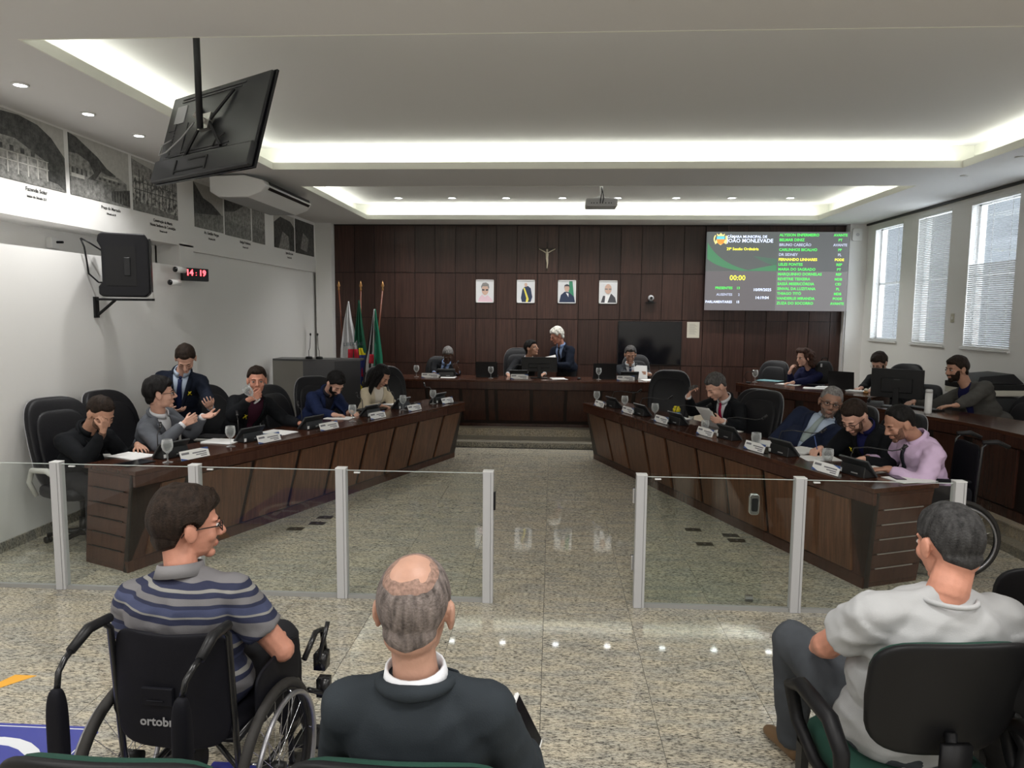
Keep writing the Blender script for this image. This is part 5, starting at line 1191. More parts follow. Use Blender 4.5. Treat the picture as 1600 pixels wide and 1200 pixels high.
# wheelchairs
M_tire = mat('tyre', (.022,.020,.018), .7); M_rim = mat('handrim_silver', (.30,.30,.32), .3, .8); M_uph = mat('nylon_black', (.005,.005,.008), .65, spec=.2, bump=(500,.15)); M_tubeb = mat('tube_black', (.012,.012,.013), .25)
def wheelchair(label, loc, rz, detailed=True, hand_z=.92):
    t = thing('wheelchair', label, 'wheelchair', loc, rz)
    for q in (-1, 1):
        wx = q*.285; cz = .305
        w = MB().tube([(wx, -.06+.287*cos(a), cz+.287*sin(a)) for a in [2*pi*k/48 for k in range(48)]], .018, 10, closed=True).build('wheel', M_tire, t, True)
        MB().tube([(wx, -.06+.266*cos(a), cz+.266*sin(a)) for a in [2*pi*k/40 for k in range(40)]], .010, 6, closed=True).build('rim', M_black, w, True)
        MB().tube([(wx+q*.038, -.06+.255*cos(a), cz+.255*sin(a)) for a in [2*pi*k/48 for k in range(48)]], .0095, 8, closed=True).build('handrim', M_rim, w, True)
        m = MB()
        for k in range(24):
            a = 2*pi*k/24; b = a+(.9 if k % 2 else -.9); m.tube([(wx+q*(.014 if k % 4 < 2 else -.014), -.06+.022*cos(b), cz+.022*sin(b)), (wx, -.06+.268*cos(a), cz+.268*sin(a))], .0013, 4, cap=False)
        for k in range(5):
            a = 2*pi*k/5; m.tube([(wx+q*.036, -.06+.255*cos(a), cz+.255*sin(a)), (wx, -.06+.268*cos(a), cz+.268*sin(a))], .003, 5)
        m.build('spokes', M_chrome, w, True)
        MB().tube([(wx-q*.05, -.06, cz), (wx+q*.03, -.06, cz)], .022, 14).build('hub', M_black, w, True)
        # frame
        MB().tube([(q*.21,-.27,hand_z),(q*.21,-.23,hand_z-.04),(q*.21,-.20,.5),(q*.21,-.18,.28)], .0115, 8).tube([(q*.21,-.2,.49),(q*.21,.18,.49),(q*.21,.30,.44),(q*.20,.40,.15)], .0125, 8).tube([(q*.21,-.18,.26),(q*.21,.22,.26),(q*.21,.26,.46)], .0115, 8).build('side_frame', M_tubeb, t, True)
        MB().tube([(q*.21,-.23,hand_z-.005),(q*.212,-.33,hand_z+.002),(q*.214,-.41,hand_z-.035)], [.016,.018,.015], 12).build('push_handle', M_black, t, True)
        pad(MB(), (q*.262,.02,.60), (.016,.36,.20), .4).build('side_guard', M_uph, t, True)
        MB().tube([(q*.20,.44,.085),(q*.20,.52,.09)], .012, 8).bb((q*.20-.07,.40,.075), (q*.20+.07,.56,.088)).build('footrest', M_black, t)
        c = MB().tube([(q*.215-.015,.26,.07),(q*.215+.015,.26,.07)], .068, 20).build('front_caster', M_tire, t, True); MB().tube([(q*.215,.26,.07),(q*.215,.22,.15),(q*.215,.22,.26)], .012, 8).build('fork', M_black, c)
        if detailed:
            MB().tube([(q*.212,-.41,hand_z-.035),(q*.21,-.44,hand_z-.045),(q*.205,-.475,hand_z-.07),(q*.20,-.49,hand_z-.12)], .0095, 8).build('arm_tube', M_tubeb, t, True)
            pad(MB(), (q*.20,-.495,hand_z-.275), (.055,.05,.33), .6).build('arm_pad', M_uph, t, True)
            MB().tube([(q*.26,.26,.55),(q*.27,.36,.62),(q*.27,.43,.60),(q*.27,.46,.48)], .012, 8).tube([(q*.28,.36,.50),(q*.30,.42,.64)], .010, 8).tube([(q*.26,.3,.40),(q*.27,.45,.30),(q*.27,.48,.22)], .011, 8).box((q*.27,.42,.47), (.05,.06,.07)).box((q*.27,.44,.34), (.05,.05,.08)).build('leg_bracket', M_tubeb, t, True)
            MB().tube([(q*.26,-.30+.06,.10),(q*.26,-.38,.10)], .012, 8).build('anti_tip_tube', M_tubeb, t, True)
        else: pad(MB(), (q*.262,.0,.735), (.05,.30,.03), .6).build('arm_pad', M_uph, t, True)
    def sag(p, v): return (p[0], p[1]-.035*(1-(p[0]/.2)**2), p[2]-.02*(1-(p[0]/.2)**2)*(v[2] > .5))
    pad(MB(), (0,-.215,(.50+hand_z-.045)/2), (.41,.022,hand_z-.045-.46), .35, sag, n=36, m=16).build('back_upholstery', M_uph, t, True)
    pad(MB(), (0,0,.495), (.42,.40,.05), .4).build('seat', M_uph, t, True)
    MB().tube([(-.2,-.1,.27),(.2,.1,.47)], .010, 8).tube([(.2,-.1,.27),(-.2,.1,.47)], .010, 8).build('cross_brace', M_tubeb, t, True)
    if detailed:
        text('lettering', 'ortobras', .044, mat('lettering_grey', (.30,.30,.31), .6), frame((-.015, -.266, .565), (1,0,0), (0,0,1)), t, bold=.001)
        MB().bb((-.08,-.2755,.64), (.03,-.262,.70)).bb((-.06,-.28,.655), (.0,-.275,.66)).build('back_pouch', M_uph, t, bev=.004)
    return t
wheelchair('black wheelchair with flipped armrests under the man in striped polo', (-1.255, 2.44, 0), radians(-3))
wheelchair('folding wheelchair with grey handrims under the man in pink shirt', (2.98, 5.60, 0), radians(84), False, 1.03)

# ------------------------------------------------------------------ things on the desks
uLx, uLy = .398, .917; uRx, uRy = -.376, .927
ROT = {'L': rzf(-LF[0], -LF[1]), 'R': rzf(-RF[0], -RF[1]), 'B': rzf(0, 1)}      # local +Y points to the person seated
M_wat = pane_mat('water', (.93,.95,.95))
def goblet():
    t = thing('goblet', 'g', 'glass', (0,0,0), 0, 'stemmed water glasses')
    o = [(.001,0),(.034,0),(.034,.003),(.008,.008),(.0045,.02),(.0045,.062),(.012,.070),(.030,.088),(.0385,.115),(.037,.140),(.0325,.165),(.0315,.165),(.0355,.140),(.0370,.115),(.0285,.090),(.012,.073),(.001,.071)]
    MB().lathe([(r*1.12, z*1.10) for r, z in o], 24).build('bowl', M_glass, t, True)
    MB().lathe([(.001,.081),(.0125,.0825),(.031,.100),(.0395,.126),(.0392,.142),(.001,.142)], 20).build('water', M_wat, t, True)
    return t
gb = goblet()
first = {}
def once(key, maker, label, loc, rz, **k):
    if key not in first:
        first[key] = maker; maker.location = loc; maker.rotation_euler = (0,0,rz); maker['label'] = label; return maker
    return dup(maker, loc, rz, label)
GBL = [((-2.99,5.30,.76), 'stemmed glass of water before the man pinching his nose'), ((-2.80,5.98,.76), 'stemmed glass of water before the grey-suited man'), ((-2.15,7.50,.76), 'stemmed glass of water before the bearded man in navy'),
       ((-1.80,8.45,.76), 'stemmed glass of water beside the woman in cream'), ((-1.54,9.08,.76), 'farthest stemmed glass of water on the left desk'),
       ((.585,9.22,.76), 'farthest stemmed glass of water on the right desk corner'), ((.90,8.75,.76), 'second farthest stemmed glass on the right desk'), ((1.17,8.05,.76), 'stemmed glass of water before the yellow and blue popcorn cup'),
       ((-2.13,11.02,.93), 'stemmed glass at the left end of the bench'), ((-.95,10.95,.93), 'stemmed glass before the bench laptop at centre left'), ((.72,10.98,.93), 'stemmed glass before the closed dark laptop at the bench right'),
       ((3.02,10.72,.95), 'stemmed glass at the corner of the angled staff desk')]
for k, (p, lb) in enumerate(GBL): once('gob', gb, lb, p, 0)
def tumbler(label, p, s=1.0):
    t = thing('tumbler', label, 'glass', p, 0, 'glass tumblers on the right desk')
    MB().lathe([(.001,0),(.028*s,0),(.036*s,.025*s),(.040*s,.05*s),(.037*s,.085*s),(.0355*s,.085*s),(.0380*s,.05*s),(.034*s,.027*s),(.026*s,.006),(.001,.006)], 24).build('wall', M_glass, t, True)
    MB().lathe([(.001,.008),(.026*s,.009),(.0335*s,.028*s),(.0373*s,.048*s),(.001,.048*s)], 20).build('water', M_wat, t, True)
tumbler('round glass cup by the papers of the man in red tie', (1.60,7.42,.7605), 1.05); tumbler('glass tumbler on a folded napkin before the empty right chair', (1.90,6.62,.765), 1.15); tumbler('glass tumbler beside the hand holding a blue pen', (2.27,5.88,.763), 1.15)
M_lcd = mat('unit_screen', (.01,.012,.014), .12); M_unit = mat('unit_black', (.013,.013,.014), .35)
def unit(red=False):
    t = thing('conference_microphone', 'u', 'microphone', (0,0,0), 0, 'desk microphone units')
    MB().hexa([(-.12,-.06,0),(.12,-.06,0),(.12,.07,0),(-.12,.07,0),(-.115,-.045,.085),(.115,-.045,.085),(.115,.06,.02),(-.115,.06,.02)]).build('base', M_unit, t, bev=.006)
    a = radians(-50); M = Matrix.Translation((0,-.005,.075))@Matrix.Rotation(a, 4, 'X')
    MB().bb((-.14,-.07,-.006), (.14,.09,.010), M).build('screen_housing', mat('unit_grey', (.045,.048,.05), .3), t, bev=.004); MB().bb((-.11,-.055,.010), (.11,.075,.0115), M).build('screen', M_lcd, t)
    MB().bb((-.115,-.0625,.012), (-.095,-.056,.04)).build('label_sticker', M_white, t); MB().bb((.0,-.0615,.022), (.06,-.0575,.030)).build('lettering', mat('unit_lettering', (.3,.3,.3), .5), t)
    MB().tube([(-.09,.04,.04),(-.10,.03,.13),(-.09,.045,.185),(-.03,.11,.20),(.08,.24,.185),(.12,.285,.20)], .0042, 8).build('gooseneck', M_unit, t, True)
    MB().tube([(.12,.285,.20),(.145,.315,.235)], .011, 10).build('microphone_head', M_unit, t, True); MB().tube([(.116,.28,.197),(.122,.287,.203)], .0115, 10).build('indicator_ring', mat('ring_off', (.05,.05,.05), .4), t, True)
    return t
un = unit()
UL = [((-3.08,5.52,.76), ROT['L'], 'desk microphone unit between the nose-pinching man and the grey suit'), ((-2.76,6.28,.76), ROT['L'], 'desk microphone unit before the drinking man'), ((-2.44,7.02,.76), ROT['L'], 'desk microphone unit under the drinking man hand'),
      ((-2.07,7.95,.76), ROT['L'], 'desk microphone unit before the bearded man'), ((-1.86,8.62,.76), ROT['L'], 'desk microphone unit beside the woman in cream'), ((-1.50,9.22,.76), ROT['L'], 'farthest microphone unit on the left desk'),
      ((.79,9.05,.76), ROT['R'], 'farthest microphone unit on the right desk'), ((1.07,8.38,.76), ROT['R'], 'microphone unit left of the popcorn cup'), ((1.37,7.72,.76), ROT['R'], 'microphone unit right of the popcorn cup'),
      ((1.71,6.86,.76), ROT['R'], 'microphone unit before the empty chair beside the red tie man'), ((1.99,6.12,.76), ROT['R'], 'microphone unit before the reclining man in navy suit'), ((2.30,5.38,.76), ROT['R'], 'nearest right microphone unit with white sticker, before the pink shirt'),
      ((-1.66,11.08,.93), ROT['B'], 'microphone unit before the grey-haired man at the bench'), ((-.52,11.05,.93), ROT['B'], 'microphone unit beside the bench monitor'), ((1.20,11.05,.93), ROT['B'], 'microphone unit of the man reading at the bench')]
for k, (p, r, lb) in enumerate(UL):
    u = once('unit', un, lb, p, r)
M_blueprint = mat('print_blue', (.05,.10,.30), .5); M_acryl = pane_mat('acrylic', (.93,.95,.95)); M_tprint = mat('grey_print', (.20,.20,.22), .6)
def plate_(): 
    t = thing('name_plate', 'n', 'name plate', (0,0,0), 0, 'desk name plates')
    M = Matrix.Rotation(radians(-20), 4, 'X'); M2 = Matrix.Rotation(radians(20), 4, 'X')
    MB().bb((-.14,-.0015,0), (.14,.0015,.085), Matrix.Translation((0,.030,.002))@M2).bb((-.14,-.03,0), (.14,.03,.002)).build('holder', M_acryl, t)
    f = Matrix.Translation((0,-.0345,.004))@M
    MB().bb((-.135,-.0012,.002), (.135,0,.078), f).build('card', M_paper, t)
    MB().add([(-.135,-.0018,.002),(-.07,-.0018,.002),(-.135,-.0018,.022)], [(0,1,2)], f).build('blue_corner', M_blueprint, t)
    q = MB(); q.add([(.135,-.0018,.078),(.06,-.0018,.078),(.135,-.0018,.058)], [(0,1,2)], f); q.build('blue_corner', M_blueprint, t)
    q = MB(); q.bb((-.02,-.0016,.042), (.11,-.0012,.052), f).bb((.01,-.0016,.026), (.11,-.0012,.034), f).bb((.05,-.0016,.012), (.11,-.0012,.020), f).bb((-.12,-.0016,.045), (-.05,-.0012,.062), f); q.build('printed_lines', M_tprint, t)
    return t
npl = plate_()
NP = [((-2.87,5.46,.76), ROT['L'], 'name plate before the nose-pinching man, nearest on the left desk'), ((-2.57,6.22,.76), ROT['L'], 'name plate before the drinking man, second on the left desk'), ((-2.25,6.95,.76), ROT['L'], 'third name plate from the near end of the left desk'), ((-1.95,7.74,.76), ROT['L'], 'name plate before the bearded man, fourth on the left desk'), ((-1.67,8.42,.76), ROT['L'], 'name plate before the woman in cream'), ((-1.38,9.16,.76), ROT['L'], 'farthest name plate on the left desk'),
      ((.63,9.06,.76), ROT['R'], 'farthest name plate on the right desk'), ((.93,8.50,.76), ROT['R'], 'second farthest name plate on the right desk'), ((1.22,7.78,.76), ROT['R'], 'name plate below the popcorn cup'), ((1.53,7.00,.76), ROT['R'], 'name plate below the red tie man papers'), ((1.80,6.25,.76), ROT['R'], 'blue-tinted name plate before the reclining man'), ((2.10,5.42,.76), ROT['R'], 'nearest name plate on the right desk, beside the microphone unit'),
      ((-1.88,10.86,.93), ROT['B'], 'name plate at the left end of the bench'), ((-.50,10.86,.93), ROT['B'], 'name plate before the president in white shirt'), ((1.12,10.86,.93), ROT['B'], 'name plate before the man reading at the bench')]
for p, r, lb in NP: once('plate', npl, lb, p, r)
def sheets(label, p, rz, n=2, w=.21, l=.297, tilt=None, name='paper_stack', cat='paper', group='papers on the desks', m=None, seed=0, cover=None):
    t = thing(name, label, cat, p, rz, group); rr = random.Random(seed+int(p[0]*100)); 
    for k in range(n):
        M = Matrix.Translation((rr.uniform(-.012,.012), rr.uniform(-.012,.012), .0007+k*.0022))@Matrix.Rotation(rr.uniform(-.12,.12), 4, 'Z')
        MB().bb((-w/2,-l/2,0), (w/2,l/2,.0016), M).build('sheet', cover if (cover and k == n-1) else (m or M_paper), t)
    if tilt: t.rotation_euler = (tilt[0], tilt[1], rz)
    return t
SH = [((-3.40,5.50,.76), ROT['L'], 3, 'papers under the hand of the nose-pinching man'), ((-2.98,6.20,.76), ROT['L']+.3, 4, 'papers with dark folder beside the second glass on the left'), ((-2.66,6.72,.76), ROT['L'], 3, 'white papers left of the third microphone unit'), ((-2.36,7.72,.76), ROT['L']+.3, 2, 'white sheet under the hand of the bearded man'),
      ((-2.00,8.95,.76), ROT['L'], 3, 'white papers beside the farthest left glass'), ((1.42,8.12,.76), ROT['R'], 2, 'white papers behind the popcorn cup glass'), ((1.78,7.28,.76), ROT['R']+.2, 2, 'loose sheet under the raised papers of the red tie man'), ((2.02,6.62,.76), ROT['R']+.7, 2, 'napkin-like folded papers under the tumbler'),
      ((2.20,6.28,.76), ROT['R']+.2, 6, 'thick white booklet left of the blue pen'), ((2.24,5.98,.76), ROT['R']-.3, 2, 'white sheet under the tumbler near the pen'), ((2.46,5.55,.76), ROT['R'], 2, 'white sheet right of the nearest right microphone unit'), ((2.62,5.26,.76), ROT['R'], 2, 'white sheet at the near end of the right desk'),
      ((-1.62,11.0,.93), .1, 3, 'papers read by the grey-haired man at the bench'), ((.10,11.02,.93), .2, 3, 'white papers right of the bench monitor'), ((1.50,11.02,.93), .1, 2, 'papers on the bench right of the reading man plate'),
      ((3.42,10.42,.95), .9, 3, 'broad white papers on the staff desk'), ((3.62,9.92,.95), 1.2, 3, 'overlapping white papers nearest on the staff desk'), ((3.86,10.1,.95), .9, 2, 'white sheet right of the sleeve of the woman in navy')]
for k, (p, r, n, lb) in enumerate(SH): sheets(lb, (p[0], p[1], p[2]+.0004), r, n, seed=k)
sheets('pale blue folders on the staff desk before the woman in navy', (3.30, 10.95, .9504), .9, 4, .24, .33, name='folder_stack', cat='folder', group=None, cover=mat('folder_cover', (.22,.42,.46), .5), m=mat('folder_blue', (.25,.45,.50), .5))
sheets('small stack of bound booklets beside the side laptop', (4.0, 9.52, .9504), .8, 10, .16, .21, name='booklet_stack', cat='booklet', group=None)
sheets('papers held up by the man in red tie', (1.66, 7.52, .86), ROT['R']+.15+pi, 4, .21, .29, tilt=(radians(48), 0), seed=9, group=None)
sheets('sheet held by the man reading at the bench', (1.40, 11.36, 1.03), .1, 1, .21, .24, tilt=(radians(62), 0), group=None)
sheets('sheets held between the president and the white-haired man', (-.06, 11.78, 1.14), -.1, 2, .25, .20, tilt=(radians(55), radians(-14)), group=None)
# popcorn cup
t = thing('snack_cup', 'blue and yellow cup on the right desk between microphone units', 'cup', (1.40, 7.98, .76), ROT['R'])
MB().lathe([(.001,0),(.036,0),(.040,.10),(.001,.10)], 20).build('blue_sleeve', mat('cup_blue', (.01,.20,.50), .4), t, True); MB().lathe([(.041,.10),(.044,.135),(.040,.14),(.001,.135)], 20).build('yellow_rim', mat('cup_yellow', (.80,.68,.03), .4), t, True)
m = MB()
for k in range(9): m.ell((.022*cos(k*2.4), .022*sin(k*2.4), .145+.006*(k % 3)), (.014,.014,.012), 8, 6)
stuff(m.build('yellow_flowers', mat('cup_yellow', (.8,.68,.03)), t, True))
# phones, tablets, folders
def slabthing(name, label, cat, p, rz, d, m, tilt=0, m2=None):
    t = thing(name, label, cat, p, rz); MB().bb((-d[0]/2,-d[1]/2,0), (d[0]/2,d[1]/2,d[2])).build('body', m, t, bev=min(.003, d[2]*.4)); MB().bb((-d[0]*.45,-d[1]*.45,d[2]), (d[0]*.45,d[1]*.45,d[2]+.0006)).build('face', m2 or M_blackg, t)
    if tilt: t.rotation_euler = (tilt, 0, rz)
    return t
slabthing('tablet', 'dark tablet beside the papers of the nose-pinching man', 'tablet', (-3.22, 5.24, .7605), ROT['L'], (.24,.17,.008), M_black)
slabthing('mobile_phone', 'dark phone on the near end of the right desk', 'phone', (2.55, 5.30, .7605), ROT['R']+1.2, (.075,.155,.009), M_black)
slabthing('mobile_phone', 'dark phone beside the farthest left name plate', 'phone', (-1.30, 9.20, .7605), ROT['L']+1.4, (.08,.16,.009), M_black)
slabthing('notebook', 'dark notebook under the papers left of the second unit', 'notebook', (-3.18, 6.42, .7605), ROT['L']+.3, (.20,.28,.012), M_black, 0, M_leather)
slabthing('folder', 'black folder before the woman in cream', 'folder', (-2.20, 8.40, .7605), ROT['L'], (.34,.26,.014), M_black, 0, M_leather)
slabthing('notebook', 'blue and black notebook before the drinking man', 'notebook', (-2.70, 6.52, .7605), ROT['L']+.2, (.16,.22,.010), mat('note_blue', (.04,.07,.16), .4), 0, mat('note_blue', (.04,.07,.16), .4))
slabthing('mobile_phone', 'dark phone beside the farthest left glass', 'phone', (-1.75, 9.02, .768), ROT['L'], (.075,.15,.009), M_black)
slabthing('notebook', 'dark round-cornered notebook before the woman in navy', 'notebook', (3.78, 10.36, .955), .9, (.16,.21,.012), M_black, 0, M_leather)
slabthing('keyboard', 'black keyboard beside the white thermos', 'keyboard', (4.02, 7.86, .9505), -1.2, (.40,.14,.018), M_black, 0, mat('keys', (.03,.03,.032), .6))
# laptops and monitors
def laptop(label, p, rz, open_=100, w=.34):
    t = thing('laptop', label, 'laptop', p, rz, 'black laptops'); MB().bb((-w/2,-.0,0), (w/2,.23,.018)).build('base', M_black, t, bev=.004); MB().bb((-w/2+.03,.03,.018), (w/2-.03,.14,.0195)).build('keyboard', M_dark, t)
    M = Matrix.Translation((0,.0,.016))@Matrix.Rotation(radians(90-open_+0)*-1, 4, 'X'); MB().bb((-w/2,-.008,0), (w/2,0,.235), M).build('lid', M_black, t, bev=.004); MB().bb((-w/2+.012,0,.012), (w/2-.012,.0012,.222), M).build('screen', M_blackg, t)
    return t
laptop('open black laptop on the bench left of the president', (-1.03, 11.13, .93), 0, 97)
laptop('open black laptop on the bench left of the reading man', (.82, 11.10, .93), 0, 97, .36)
laptop('open black laptop on the staff desk near the bearded man', (3.92, 9.82, .95), -.75, 97)
def monitor(label, p, rz, w=.56, h=.33, logo=False):
    t = thing('monitor', label, 'monitor', p, rz, 'computer monitors seen from behind'); MB().bb((-w/2,-.02,.10), (w/2,.012,.10+h)).build('housing', M_black, t, bev=.006); MB().bb((-w/2+.01,.012,.11), (w/2-.01,.0135,.09+h)).build('screen', M_blackg, t); MB().bb((-w*.3,-.04,.16), (w*.3,-.02,h)).build('rear_bulge', M_black, t, bev=.01)
    MB().bb((-.03,-.05,.0), (.03,-.028,.22)).build('stem', M_black, t, bev=.004); MB().bb((-.13,-.11,0), (.13,.06,.012)).build('foot', M_black, t, bev=.004)
    if logo: MB().bb((-.03,-.0425,.30), (.03,-.040,.312)).build('badge', M_dark, t)
monitor('wide black monitor on the bench before the president', (-.20, 11.12, .93), 0, .56, .23)
monitor('large black monitor on the side desk seen from behind', (3.80, 8.02, .95), -.62, .52, .32, True)
# thermos, mugs, small things
t = thing('thermos', 'white thermos bottle on the side desk', 'bottle', (3.88, 7.50, .95)); MB().lathe([(.001,0),(.032,0),(.034,.01),(.034,.215),(.001,.215)], 24).build('body', M_white, t, True); MB().lathe([(.034,.217),(.034,.245),(.028,.252),(.001,.252)], 24).build('lid', mat('lid_grey', (.6,.6,.6), .4), t, True)
t = thing('desk_telephone', 'small grey telephone left of the side monitor foot', 'telephone', (3.62, 8.12, .95), -.5); MB().hexa([(-.09,-.08,0),(.09,-.08,0),(.09,.08,0),(-.09,.08,0),(-.08,-.06,.02),(.08,-.06,.02),(.08,.07,.05),(-.08,.07,.05)]).build('base', M_dark, t, bev=.004); MB().tube([(-.06,-.06,.05),(-.062,.0,.062),(-.06,.06,.065)], .016, 8).build('handset', M_black, t, True)
t = thing('bonbon_box', 'small white and gold trinket beside the booklets', 'trinket', (4.06, 9.38, .95)); MB().lathe([(.001,0),(.03,0),(.035,.02),(.02,.03),(.001,.03)], 14).build('dish', mat('brass', (.45,.24,.09), .35, .6), t, True); MB().ell((0,0,.045), (.026,.026,.02), 12, 8).build('flower', mat('cream_petal', (.75,.70,.55), .6), t, True)
t = thing('computer_mouse', 'black mouse on the bench right of the president', 'mouse', (.42, 11.0, .93)); MB().ell((0,0,.012), (.032,.05,.018), 14, 8).build('shell', M_black, t, True); MB().tube([(0,.0,.030),(0,.02,.029)], .004, 6).build('wheel', M_dark, t)
t = thing('backpack', 'black bag standing on the staff desk end against the wall', 'bag', (3.98, 10.62, .95), -.5); pad(MB(), (0,0,.17), (.26,.16,.34), .6, lambda p, v: (p[0]*(1-.25*max(0, v[2])), p[1], p[2])).build('body', mat('bag_black', (.012,.012,.013), .7, bump=(90,.4)), t, True); MB().tube([(-.05,0,.32),(-.03,0,.38),(.03,0,.38),(.05,0,.32)], .008, 6).build('handle', M_black, t, True); MB().bb((-.04,-.086,.25), (-.015,-.08,.30)).build('tag', M_alu, t)
t = thing('pedestal_microphone', 'thin gooseneck microphone left of the staff desk glass', 'microphone', (2.88, 10.56, .95)); MB().lathe([(.04,0),(.035,.02),(.01,.025)], 14).build('base', M_black, t, True); MB().tube([(0,0,.02),(-.07,0,.09),(-.03,0,.16),(.05,0,.17)], .0045, 6).build('gooseneck', M_black, t, True); MB().ell((.06,0,.17), (.014,.012,.012), 10, 8).build('head', M_black, t, True)
# printer
t = thing('copier', 'large black and beige office copier by the right wall', 'copier', (5.12, 8.68, .19), -1.5); t.scale = (1, 1, 1.15)
MB().bb((-.28,-.29,0), (.28,.29,.72)).build('cabinet', mat('copier_dark', (.035,.037,.04), .45), t, bev=.01); MB().bb((-.285,-.295,.74), (.285,.295,.80)).build('beige_body', mat('copier_beige', (.62,.60,.52), .5), t, bev=.01); MB().bb((-.285,-.3,.80), (.285,.3,.86)).build('scanner_bed', M_black, t, bev=.01)
MB().hexa([(-.27,-.28,.865),(.27,-.28,.865),(.27,.28,.865),(-.27,.28,.865),(-.24,-.2,.93),(.2,-.2,.93),(.2,.2,.96),(-.24,.2,.96)]).build('document_feeder', M_black, t, bev=.008)
for k in range(3): MB().bb((-.26,-.305,.06+k*.21), (.26,-.29,.25+k*.21)).build('paper_tray', mat('copier_dark', (.035,.037,.04), .45), t, bev=.005)
MB().bb((-.30,-.31,.0), (.30,.31,.02)).build('foot', M_alu, t)

# ------------------------------------------------------------------ the people
c_black = cloth_m('black_suit', (.008,.009,.011)); c_navyk = cloth_m('midnight_suit', (.010,.014,.026)); c_navy = cloth_m('navy_suit', (.014,.020,.045)); c_blue = cloth_m('blue_blazer', (.012,.020,.062)); c_char = cloth_m('charcoal_suit', (.030,.034,.040)); c_grey = cloth_m('grey_suit', (.105,.112,.128)); c_slate = cloth_m('slate_suit', (.026,.032,.038))
c_white = cloth_m('white_shirt', (.68,.69,.72)); c_lblue = cloth_m('light_blue_shirt', (.30,.42,.70)); c_pblue = cloth_m('pale_blue_shirt', (.42,.50,.62)); c_maroon = cloth_m('maroon_shirt', (.045,.010,.022)); c_dkshirt = cloth_m('dark_shirt', (.02,.02,.028)); c_cream = cloth_m('cream_jacket', (.60,.52,.38)); c_blouse = cloth_m('white_blouse', (.72,.66,.58)); c_pink = cloth_m('pink_shirt', (.60,.45,.63), bump=(60,.15)); c_teegrey = cloth_m('grey_t_shirt', (.40,.405,.41), v=.05); c_navysw = cloth_m('navy_sweater', (.012,.014,.050)); c_cardi = cloth_m('grey_cardigan', (.075,.072,.066), bump=(200,.4)); c_inner = cloth_m('navy_striped_shirt', (.012,.014,.07))
t_red = cloth_m('red_tie', (.35,.008,.05), .5); t_navy = cloth_m('navy_tie', (.012,.018,.06), .5); t_dark = cloth_m('dark_tie', (.02,.022,.03), .5); t_silver = cloth_m('silver_tie', (.30,.36,.36), .5); jeans = cloth_m('grey_jeans', (.060,.066,.075), v=.2); c_dktr = cloth_m('dark_trousers', (.016,.016,.020))
H = lambda w, n=(0,0,-1), **k: dict(w=w, n=n, **k)
def seatlegs(pel, f, fz=0, dx=.11, kn=.44, dr=.05, ky=.52):
    F = V((f[0], f[1], 0)).normalized(); R = F.cross(V((0,0,1))); p = V((pel[0], pel[1], 0)); out = {}
    for q in (-1, 1):
        K = p+F*kn+R*q*dx; K.z = fz+ky; A = K-F*dr; A.z = fz+.085; out[q] = (tuple(K), tuple(A))
    return out
OFF = dict(s=1.05)
LBL = {}
# left desk
person('man in black jacket pinching his nose, leaning over the left desk', (-3.98,5.62,.56), (-3.80,5.56,.965), (-3.63,5.47,1.105), (.80,-.33,-.52), LF,
    {1: H((-3.545,5.36,.975), n=(-.5,.1,.2), d=(.15,.12,.95), c=(.9,.9,1.0,1.0), t=.9), -1: H((-3.50,5.75,.805), n=(0,0,-1), d=(.7,-.65,-.12), c=(.15,.15,.15,.2), t=.2, sp=.12)},
    dict(kind='jacket', m=c_black, shirt=c_black, pin=.06, collar=True, cuff=False), 'darkbrown', 'tan', style='crew', g=1.12, hs=1.13, hthick=.010, eyes='closed', beard=('stubble', .002), elbow={1: (.35,-.3,-.9), -1: (-.2,.5,-.8)}, legs=seatlegs((-3.98,5.62), LF))
person('man in grey suit and glasses turned away towards the standing man', (-3.72,6.20,.56), (-3.48,6.06,1.03), (-3.44,6.02,1.205), (.86,.42,.05), (.92,-.1),
    {1: H((-3.17,5.88,.965), n=(.1,.9,.2), d=(.75,.35,.45), c=(.6,.7,.8,.9), t=.9), -1: H((-3.16,6.22,.985), n=(0,-.4,.8), d=(.9,-.1,.1), c=(.25,.3,.3,.35))},
    dict(kind='jacket', m=c_grey, shirt=c_white, pin=-.08, vw=.10), 'black', 'fair', style='full', g=1.15, hs=1.13, hthick=.022, glasses='thick', elbow={1: (-.1,-.7,-.7), -1: (-.2,.4,-.9)}, legs=seatlegs((-3.72,6.20), LF), tw=.15)
person('standing man in dark suit and striped navy tie bending over the left desk', (-3.80,7.02,.93), (-3.68,6.84,1.335), (-3.56,6.70,1.475), (.25,-.62,-.70), (.35,-.93),
    {1: H((-3.60,6.46,1.01), n=(.3,.2,.9), d=(.85,-.2,-.1), c=(.3,.35,.4,.4)), -1: H((-3.22,6.50,1.00), n=(-.5,.3,.7), d=(.15,-.5,.25), c=(.35,.4,.45,.5), sp=.13)},
    dict(kind='jacket', m=c_navyk, shirt=c_pblue, tie=t_navy, pin=-.10, vd=.42), 'darkbrown', 'fair', style='short', g=1.1, hs=1.12, hthick=.010, eyes='closed', legs={-1: ((-3.70,6.98,.5), (-3.72,7.08,.085)), 1: ((-3.92,7.0,.5), (-3.92,7.1,.085))})
